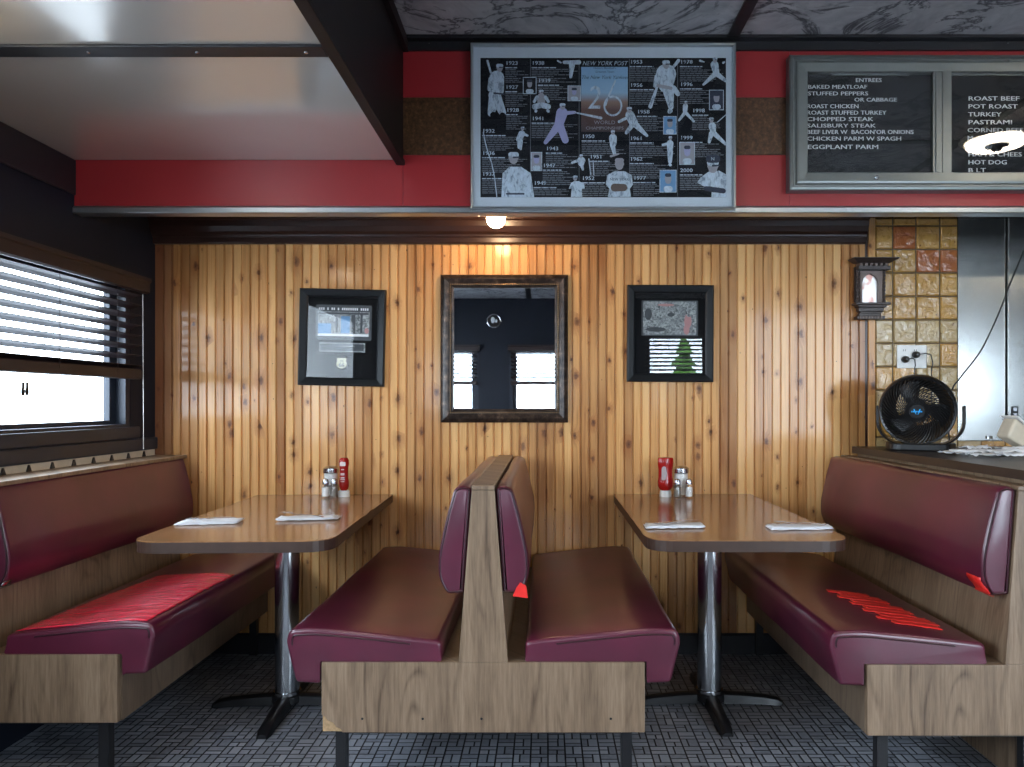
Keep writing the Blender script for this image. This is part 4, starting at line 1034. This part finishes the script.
for (s, cx, cy, hh, mi, sh_, wx, bd) in (('NEW YORK POST', 511, 124, 15, WH, .3, .93, .08), ('Honors Baseball\'s', 511, 137, 7, NV, 0, 1.1, 0), ('Greatest Team', 511, 150, 7, NV, 0, 1.1, 0), ('The New York Yankees', 511, 172, 12, NV, .35, 1.0, 0), ('WORLD', 511, 332, 13, SK, 0, 1.1, 0), ('CHAMPIONSHIPS', 511, 351, 11, SK, 0, 1.12, 0)):
    a, z_ = pc(cx, cy); text(bm, s, a, z_, hh*kp/S5, yb-.002, mi, 'CENTER', sh_, wx)
a, z_ = pc(448, 277); text(bm, '2', a, z_, 82*kp/S5, yb-.0020, WH, 'LEFT', .15, .85)
# tall outlined 6
pts6 = [(548, 180), (535, 210), (522, 240), (514, 265)]
for p, q in zip(pts6, pts6[1:]): cap(*p, *q, 3.2, 3.2, WH, 5)
for i in range(22):
    a0, a1 = 2*PI*i/22, 2*PI*(i+1)/22
    y_ = yb-.0034; poly(bm, [(pc(540+r_*math.cos(q_), 0)[0], y_, pc(0, 268+r_*1.1*math.sin(q_))[1]) for r_, q_ in ((27, a0), (27, a1), (33.5, a1), (33.5, a0))], WH)
# worn crack on the left
for p, q in zip([(82, 362), (90, 400), (98, 430), (112, 470), (122, 520), (130, 588)], [(90, 400), (98, 430), (112, 470), (122, 520), (130, 588)]): cap(*p, *q, 1.8, 1.8, WH, 9)
obj('print', bm, ['poster_black', 'poster_white', 'poster_text', 'poster_lav', 'poster_skin', 'poster_glove', 'poster_blue', 'poster_navy', 'poster_sky'], T)
bm = BM(); box(bm, ax+.0105, bx_-.0105, YP-.004, YP-.003, bz+.0105, az-.0105); obj('glass_pane', bm, 'glass', T)
# ------------------------------------------------------------------ menu board
DM = 2.93; km = DM/F; S6 = 4.031; YM = DM-DW
def mc(cx, cy): return PX(770+cx/S6, DM), PZ(40+cy/S6, DM)
(ax, az), (_, bz) = mc(77, 62), mc(77, 608); bx_ = ax+2*(mc(690, 0)[0]-ax)
T = thing('menu_board', 'glazed black letter board listing entrees in a grey metal case', 'menu board', (0, 0, 0))
w, h = bx_-ax, az-bz; cxm, czm = (ax+bx_)/2, (az+bz)/2
bm = BM(); yb0 = YF-YM-.0005
frame_ring(bm, w, h, .07, 0, 0, steps=[(0, yb0), (0, -.004), (.004, -.008), (.012, -.010), (.016, -.005), (.022, -.005), (.026, -.012), (.034, -.014), (.066, -.012), (.070, -.006), (.070, .012), (.070, yb0)])
for v in bm.verts: v.co += Vector((cxm, YM, czm))
obj('case', bm, 'menu_metal', T)
bm = BM(); box(bm, ax+.068, bx_-.068, YM+.012, YM+.018, bz+.068, az-.068); obj('letter_panel', bm, 'menu_black', T)
(m0, _), (m1, _) = mc(652, 0), mc(725, 0); mm = (m0+m1)/2
bm = BM(); box(bm, m0, mm-.001, YM-.010, YM+.004, bz+.066, az-.066); box(bm, mm+.001, m1, YM-.012, YM+.004, bz+.066, az-.066); box(bm, m0+.010, m0+.016, YM-.014, YM-.010, bz+.07, az-.07); obj('door_stiles', bm, 'menu_metal', T)
bm = BM(); box(bm, ax+.066, m0+.002, YM-.003, YM-.001, bz+.066, az-.066); box(bm, m1-.002, bx_-.066, YM-.003, YM-.001, bz+.066, az-.066); obj('glass_pane', bm, 'menu_glass', T)
bm = BM(); (a, z_) = mc(422, 560); lathe(bm, [(.009, 0), (.009, .008), (.006, .011), (0, .011)], 16, Matrix.Translation((a, YM-.012, z_)) @ Matrix.Rotation(PI/2, 4, 'X')); obj('lock', bm, 'chrome', T, smooth=True)
bm = BM()
for cx in (215, 985): (a, z_) = mc(cx, 92); box(bm, a-.03, a+.03, YM-.019, YM-.0125, z_-.002, z_+.004)
obj('hinge', bm, 'menu_metal', T)
left = [('ENTREES', 348, 165, 18, 104, 0), ('BAKED MEATLOAF', 155, 192, 18, 238, 0), ('STUFFED PEPPERS', 155, 219, 18, 243, 0), ('OR CABBAGE', 343, 244, 18, 172, 0), ('ROAST CHICKEN', 151, 271, 19, 207, 0), ('ROAST STUFFED TURKEY', 151, 297, 19, 320, 0), ('CHOPPED STEAK', 151, 323, 19, 268, 0), ('SALISBURY STEAK', 151, 349, 18, 278, 0), ("BEEF LIVER W  BACON'OR ONIONS", 151, 375, 19, 430, 0), ('CHICKEN PARM W SPAGH', 151, 402, 19, 380, 0), ('EGGPLANT PARM', 153, 436, 20, 284, 0)]
right = [('ROAST BEEF', 803, 240, 20, 205, 0), ('POT ROAST', 803, 272, 20, 198, 0), ('TURKEY', 803, 304, 20, 135, 0), ('PASTRAMI', 803, 336, 20, 175, 0), ('CORNED BEEF', 800, 368, 20, 225, 0), ('M', 800, 400, 20, 20, 0), ('M', 800, 433, 20, 20, 0), ('HAM & CHEES', 803, 466, 20, 215, 0), ('HOT DOG', 803, 498, 20, 154, 0), ('B LT', 803, 530, 20, 70, 0)]
def measure(s):
    t_ = BM(); text(t_, s, 0, 0, 1, 0); w_ = max(v.co.x for v in t_.verts)-min(v.co.x for v in t_.verts); t_.free(); return w_
bm = BM()
for (s, cx, cy, hh, ww, _) in left+right:
    a, z_ = mc(cx, cy); H = hh*km/S6*.86; Wt = ww*km/S6; text(bm, s, a, z_, H, YM+.0095, 0, bold=.06, wx=Wt/(measure(s)*H))
obj('lettering', bm, 'letter_white', T)
bm = BM(); (a, _), (b2, z_) = mc(250, 135), mc(565, 137); box(bm, a, b2, YM+.004, YM+.011, z_-.003, z_+.003); (a, _), (b2, z_) = mc(728, 135), mc(1080, 137); box(bm, a, b2, YM+.004, YM+.011, z_-.003, z_+.003); obj('letter_rail', bm, 'menu_metal', T)
# ------------------------------------------------------------------ wall lantern (carved niche)
DN = 3.50; kn_ = DN/F; YN = -.0125
def nc(cx, cy): return ((840+cx/8.53)-873.5)*kn_, (288-(240+cy/8.53))*kn_
T = thing('carved_niche', 'dark carved wooden niche with a pointed arch mirror beside the tiles', 'wall ornament', (PX(875, DN), YN, PZ(288, DN)))
def nb(bm, x0, y0, x1, y1, d0, d1, mi=0):
    (a, zt_), (b2, zb_) = nc(x0, y0), nc(x1, y1); box(bm, a, b2, -d1, -d0, zb_, zt_, mi)
bm = BM()
(a, zt_), (b2, zb_) = nc(105, 143), nc(500, 168)
rings = []
for (x0, x1, z_, d) in ((108, 500, 145, .075), (108, 500, 150, .075), (150, 455, 176, .05), (165, 445, 182, .045)):
    p, q = nc(x0, z_), nc(x1, z_); rings.append([bm.verts.new(v) for v in ((p[0], -d, p[1]), (q[0], -d, q[1]), (q[0], 0, q[1]), (p[0], 0, p[1]))])
for A, B in zip(rings, rings[1:]):
    for i in range(4): bm.faces.new((A[i], A[(i+1)%4], B[(i+1)%4], B[i]))
bm.faces.new(rings[0]); bm.faces.new(rings[-1][::-1])
nb(bm, 170, 208, 445, 240, 0, .045)
obj('cornice', bm, 'carved_wood', T)
bm = BM()
for i in range(6): nb(bm, 182+i*43, 186, 206+i*43, 206, .0, .044)
obj('dentils', bm, 'carved_pale', T)
for x in (175, 397):
    bm = BM(); c = nc(x, 0)[0]; z0_, z1_ = nc(0, 525)[1], nc(0, 240)[1]; prof = []; nseg = 9
    for i in range(nseg):
        za = z0_+(z1_-z0_)*i/nseg; dz = (z1_-z0_)/nseg; prof += [(.004, za), (.0075, za+dz*.3), (.0075, za+dz*.6), (.004, za+dz*.95)]
    lathe(bm, prof, 12, Matrix.Translation((c, -.032, 0))); obj('column', bm, 'carved_wood', T, smooth=True)
# arch board
bm = BM(); outer = [nc(195, 525), nc(385, 525), nc(385, 250), nc(195, 250)]
arch = [(212, 520), (212, 350), (222, 315), (245, 292), (282, 272), (320, 292), (342, 315), (352, 350), (352, 520)]
L_ = [nc(*p) for p in arch]
# frame as strips between arch and outer rectangle
strip_ = [nc(195, 525), nc(195, 400), nc(195, 330), nc(195, 250), nc(282, 250), nc(385, 250), nc(385, 330), nc(385, 400), nc(385, 525)]
for yy in (-.030, -.018):
    for i in range(8):
        poly(bm, [(strip_[i][0], yy, strip_[i][1]), (strip_[i+1][0], yy, strip_[i+1][1]), (L_[i+1][0], yy, L_[i+1][1]), (L_[i][0], yy, L_[i][1])])
for i in range(8): poly(bm, [(L_[i][0], -.030, L_[i][1]), (L_[i+1][0], -.030, L_[i+1][1]), (L_[i+1][0], -.014, L_[i+1][1]), (L_[i][0], -.014, L_[i][1])])
obj('arch', bm, 'carved_pale', T)
bm = BM(); nb(bm, 160, 210, 412, 540, 0, .012); obj('back_board', bm, 'carved_wood', T)
bm = BM(); prism(bm, [nc(*p) for p in ((210, 522), (354, 522), (354, 345), (320, 285), (282, 268), (245, 285), (210, 345))], -.0145, -.0125, 'y'); obj('arch_mirror', bm, 'lantern_reflection_paint', T)
bm = BM()
for (x0, x1, y0, y1, d0) in ((140, 440, 525, 545, .055), (165, 410, 545, 565, .045), (180, 395, 565, 600, .034), (195, 385, 600, 615, .028), (160, 400, 640, 668, .042), (185, 375, 615, 640, .03)): nb(bm, x0, y0, x1, y1, 0, d0)
obj('shelf_base', bm, 'carved_wood', T, bevel=.002)
bm = BM()
for i in range(8): nb(bm, 178+i*26, 645, 192+i*26, 662, .042, .045)
obj('base_carving', bm, 'carved_pale', T)
# ------------------------------------------------------------------ outlet and plugs
S8 = 941/184
def oc(cx, cy, D=DW): return PX(840+cx/S8, D), PZ(330+cy/S8, D)
(a, zt_), (b2, zb_) = oc(285, 78), oc(415, 196)
T = thing('wall_outlet', 'white wall socket plate on the tiles above the fan', 'outlet', (0, -.0078, 0))
bm = BM(); box(bm, a, b2+.02, -.006, 0, zb_, zt_); obj('cover_plate', bm, 'white_plastic', T, bevel=.003)
bm = BM(); 
for cx in (322, 378):
    for dx in (-5, 5): c = oc(cx+dx, 105); box(bm, c[0]-.0012, c[0]+.0012, -.0068, -.0061, c[1]-.004, c[1]+.004)
obj('socket_slots', bm, 'black_plastic', T)
for j, (cx, cy, ex, ey, lb) in enumerate(((322, 152, 362, 205, 'black plug in the left side of the wall socket above the fan'), (376, 128, 450, 200, 'black plug in the right side of the wall socket above the fan'))):
    c = oc(cx, cy); T = thing('electric_plug', lb, 'plug', (c[0], -.0142, c[1]))
    bm = BM(); lathe(bm, [(.015, 0), (.017, .006), (.015, .022), (.008, .032), (0, .034)], 16, Matrix.Rotation(PI/2, 4, 'X')); obj('plug_body', bm, 'black_plastic', T, smooth=True)
    e = oc(ex, ey); dx, dz = e[0]-c[0], e[1]-c[1]
    bm = BM(); tube(bm, [(0, -.03, .0), (dx*.4, -.045, .004), (dx*.8, -.04, -.002), (dx, -.03, dz*.6), (dx, -.02, dz), (dx+.004, -.012, dz-.08), (dx+.004, -.012, CT+.01-c[1])], .0028, 8); obj('cord', bm, 'plug_cable', T, smooth=True)
# switch on stainless
c = (PX(1014.5, DW-.022), PZ(412, DW-.022))
T = thing('wall_switch', 'small black socket on the stainless panel at the right edge', 'switch', (c[0], -.0225, c[1]))
bm = BM(); box(bm, -.016, .016, -.004, 0, -.027, .027); obj('cover_plate', bm, 'black_plastic', T, bevel=.002)
bm = BM()
for s in (-1, 1): box(bm, -.009, .009, -.006, -.0041, s*.013-.008, s*.013+.008)
obj('socket_face', bm, 'steel', T)
# hanging cable
bm = BM(); pts = [(1040, 225), (1024, 250), (1010, 284), (998, 315), (984, 345), (975, 359), (960, 378), (952, 390), (948, 415), (950, 440)]
P3 = []
for i, (x_, y_) in enumerate(pts): D = 3.42-.02*math.sin(i); P3.append((PX(x_, D), D-DW, PZ(y_, D)))
P3[-1] = (P3[-1][0], P3[-1][1], CT+.012); P3 = P3+[(P3[-1][0]+.03, P3[-1][1]+.02, CT+.012)]
P3 = [(P3[0][0], P3[0][1], ZU-.002)]+P3[1:]
def catmull(P, k=5):
    P = [Vector(p) for p in P]; out = []
    for i in range(len(P)-1):
        p0, p1, p2, p3 = P[max(i-1, 0)], P[i], P[i+1], P[min(i+2, len(P)-1)]
        for j in range(k):
            t_ = j/k; out.append(.5*((2*p1)+(p2-p0)*t_+(2*p0-5*p1+4*p2-p3)*t_*t_+(3*p1-p0-3*p2+p3)*t_**3))
    return out+[P[-1]]
tube(bm, catmull(P3), .0035, 8); tag(obj('hanging_cable', bm, 'plug_cable', None, smooth=True), 'thin black cable hanging in front of the stainless wall', 'cable')
# ------------------------------------------------------------------ fan
T = thing('table_fan', 'black round table fan on the counter in front of the tiles', 'fan', (PX(920, 3.27), 3.27-DW, CT+.0005), (0, 0, math.radians(-27)))
Rf = .150; hz = PZ(409, 3.2)-CT
HM = Matrix.Translation((-.01, -.01, hz)) @ Matrix.Rotation(math.radians(8), 4, 'X') @ Matrix.Rotation(PI/2, 4, 'X')   # local +z -> -y (towards the viewer)
bm = BM(); lathe(bm, [(Rf-.012, .060), (Rf-.004, .064), (Rf, .055), (Rf+.002, .02), (Rf-.004, -.02), (Rf-.03, -.06), (Rf-.06, -.085), (Rf-.064, -.085), (Rf-.036, -.058), (Rf-.012, -.018), (Rf-.010, .05)], 48, HM)
for f in [f for f in bm.faces if len(f.verts) > 8]: bm.faces.remove(f)
obj('housing', bm, 'black_plastic', T, smooth=35)
bm = BM()
for i in range(50):
    a0 = 2*PI*i/50; pts = []
    for k in range(9):
        t_ = k/8; r = .030+(Rf-.012-.030)*t_; a = a0-1.15*t_**.8; pts.append(HM @ Vector((r*math.cos(a), r*math.sin(a), .064+.012*(1-t_**2))))
    tube(bm, pts, .0023, 4)
for r, zz in ((.085, .072),): tube(bm, [HM @ Vector((r*math.cos(2*PI*k/36), r*math.sin(2*PI*k/36), zz)) for k in range(36)], .0016, 4, closed=True)
obj('grille', bm, 'black_plastic', T, smooth=True)
bm = BM()
for i in range(30):
    a0 = 2*PI*i/30; tube(bm, [HM @ Vector((r*math.cos(a0), r*math.sin(a0), -.083+.0*r)) for r in (.03, Rf-.062)], .0016, 4)
tube(bm, [HM @ Vector((.03*math.cos(2*PI*k/24), .03*math.sin(2*PI*k/24), -.083)) for k in range(24)], .004, 6, closed=True)
obj('rear_grille', bm, 'black_plastic', T, smooth=True)
bm = BM(); lathe(bm, [(.032, .066), (.033, .076), (.030, .081), (0, .082)], 28, HM); hub = obj('hub_cap', bm, 'black_plastic', T, smooth=30)
bm = BM()
yz = .0825
for s in (-1, 1):
    P = [(s*.002, -.016), (s*.007, -.010), (s*.016, .012), (s*.010, .012)]; poly(bm, [HM @ Vector((p[0]*.9, p[1]*.9, yz)) for p in P])
for x_ in range(7): P = [(-.022+x_*.0062, -.003), (-.0175+x_*.0062, -.003), (-.0175+x_*.0062, .003), (-.022+x_*.0062, .003)]; poly(bm, [HM @ Vector((p[0], p[1], yz+.0006)) for p in P])
obj('emblem', bm, 'logo_blue', hub, label='blue emblem')
bm = BM(); lathe(bm, [(.03, -.05), (.034, -.03), (.03, .03), (0, .032)], 20, HM); obj('motor', bm, 'black_plastic', T, smooth=30)
for j in range(3):
    bm = BM(); g = []
    for k in range(7):
        t_ = k/6; r = .028+.098*t_; row = []
        for q in range(6):
            s_ = q/5-.5; a = 2*PI*j/3+s_*(1.0-.15*t_)-.3*t_; row.append(bm.verts.new(HM @ Vector((r*math.cos(a), r*math.sin(a), s_*.035*(1-.3*t_)))))
        g.append(row)
    for A, B in zip(g, g[1:]):
        for q in range(5): bm.faces.new((A[q], A[q+1], B[q+1], B[q]))
    o = obj('blade', bm, 'black_plastic', T, smooth=True); md = o.modifiers.new('s', 'SOLIDIFY'); md.thickness = .002
# cradle
bm = BM(); prism(bm, smoothprof([(-.115, -.07), (.11, -.07), (.145, .09), (-.145, .09)], .04), 0, .032, 'z'); obj('base', bm, 'black_plastic', T, bevel=.006)
for s in (-1, 1):
    bm = BM(); P = [(.080, .0, .028), (.125, .01, .050), (.158, .02, .10), (.161, .015, hz+.012)]
    Q = catmull([(s*p[0], p[1], p[2]) for p in P], 4); rings = []
    for i, p in enumerate(Q):
        w_ = .050*(1-i/len(Q))+.034; rings.append([bm.verts.new(p+Vector(v)) for v in ((s*-.001, -w_, 0), (s*.011, -w_, 0), (s*.011, w_, 0), (s*-.001, w_, 0))])
    for A, B in zip(rings, rings[1:]):
        for i in range(4): bm.faces.new((A[i], A[(i+1)%4], B[(i+1)%4], B[i]))
    bm.faces.new(rings[0]); bm.faces.new(rings[-1][::-1]); obj('stand_arm', bm, 'black_plastic', T, smooth=40)
    bm = BM(); lathe(bm, [(.014, 0), (.014, .006), (0, .007)], 16, Matrix.Translation((s*.166, .015, hz)) @ Matrix.Rotation(s*PI/2, 4, 'Y')); obj('pivot_knob', bm, 'black_plastic', T, smooth=True)
# ------------------------------------------------------------------ clutter on the counter
rnd = random.Random(9)
spots = [(956, 3.0, .2), (968, 2.93, -.5), (975, 3.03, .4), (985, 2.86, .1), (992, 2.97, -.3), (1000, 2.80, .5), (1008, 2.90, -.1), (1016, 2.76, .3), (1022, 2.85, -.6), (1004, 3.03, .9), (984, 2.95, -.9), (1013, 2.99, .2)]
locs = ['nearest the fan', 'second from the fan', 'behind the second from the fan', 'in the front middle', 'in the middle', 'in front, right of middle', 'right of the middle', 'foremost at the right', 'at the right frame edge', 'beside the beige tub', 'crossing on top in the middle', 'just before the beige tub']
for i, (x_, D, a) in enumerate(spots):
    L = .13; bm = BM(); nx, ny = 10, 4; g = []
    for j in range(ny+1):
        row = []
        for k in range(nx+1):
            u_, v_ = k/nx-.5, j/ny-.5; row.append(bm.verts.new((u_*L, v_*.045, .002+rnd.random()*.008+.006*(1-4*v_*v_))))
        g.append(row)
    for j in range(ny):
        for k in range(nx): bm.faces.new((g[j][k], g[j][k+1], g[j+1][k+1], g[j+1][k]))
    o = obj('paper_napkin', bm, 'napkin', None, smooth=50); md = o.modifiers.new('s', 'SOLIDIFY'); md.thickness = .0015
    o.location = (PX(x_, D), D-DW, CT+.002+.0085*(i % 3)); o.rotation_euler = (0, 0, a); tag(o, 'crumpled white napkin of the heap on the counter, '+locs[i], 'napkin', 'napkins heaped on the counter')
T = thing('plastic_tub', 'tilted beige plastic tub behind the napkins at the right frame edge', 'tub', (PX(1016, 3.05), 3.05-DW, CT+.075), (0, math.radians(32), math.radians(10)))
bm = BM(); prism(bm, [(-.055, -.04), (.055, -.035), (.062, .035), (-.062, .045)], -.035, .035, 'y'); o = obj('tub_body', bm, 'cream', T, bevel=.012, segs=3)
bm = BM(); prism(bm, smoothprof([(-.068, .0455), (.067, .0360), (.067, .042), (-.068, .0515)], .002), -.042, .042, 'y'); obj('tub_rim', bm, 'white_plastic', T, bevel=.003)
T = thing('glass_jar', 'small clear glass jar on the counter left of the beige tub', 'jar', (PX(989, 3.15), 3.15-DW, CT+.0005))
bm = BM(); lathe(bm, [(.016, 0), (.018, .004), (.017, .045), (.012, .055), (.0105, .055), (.0155, .044), (.0165, .006), (0, .006)], 18); obj('jar', bm, 'jar_glass', T, smooth=True)
bm = BM(); lathe(bm, [(.013, .0555), (.013, .066), (0, .067)], 16); obj('lid', bm, 'steel', T, smooth=True)
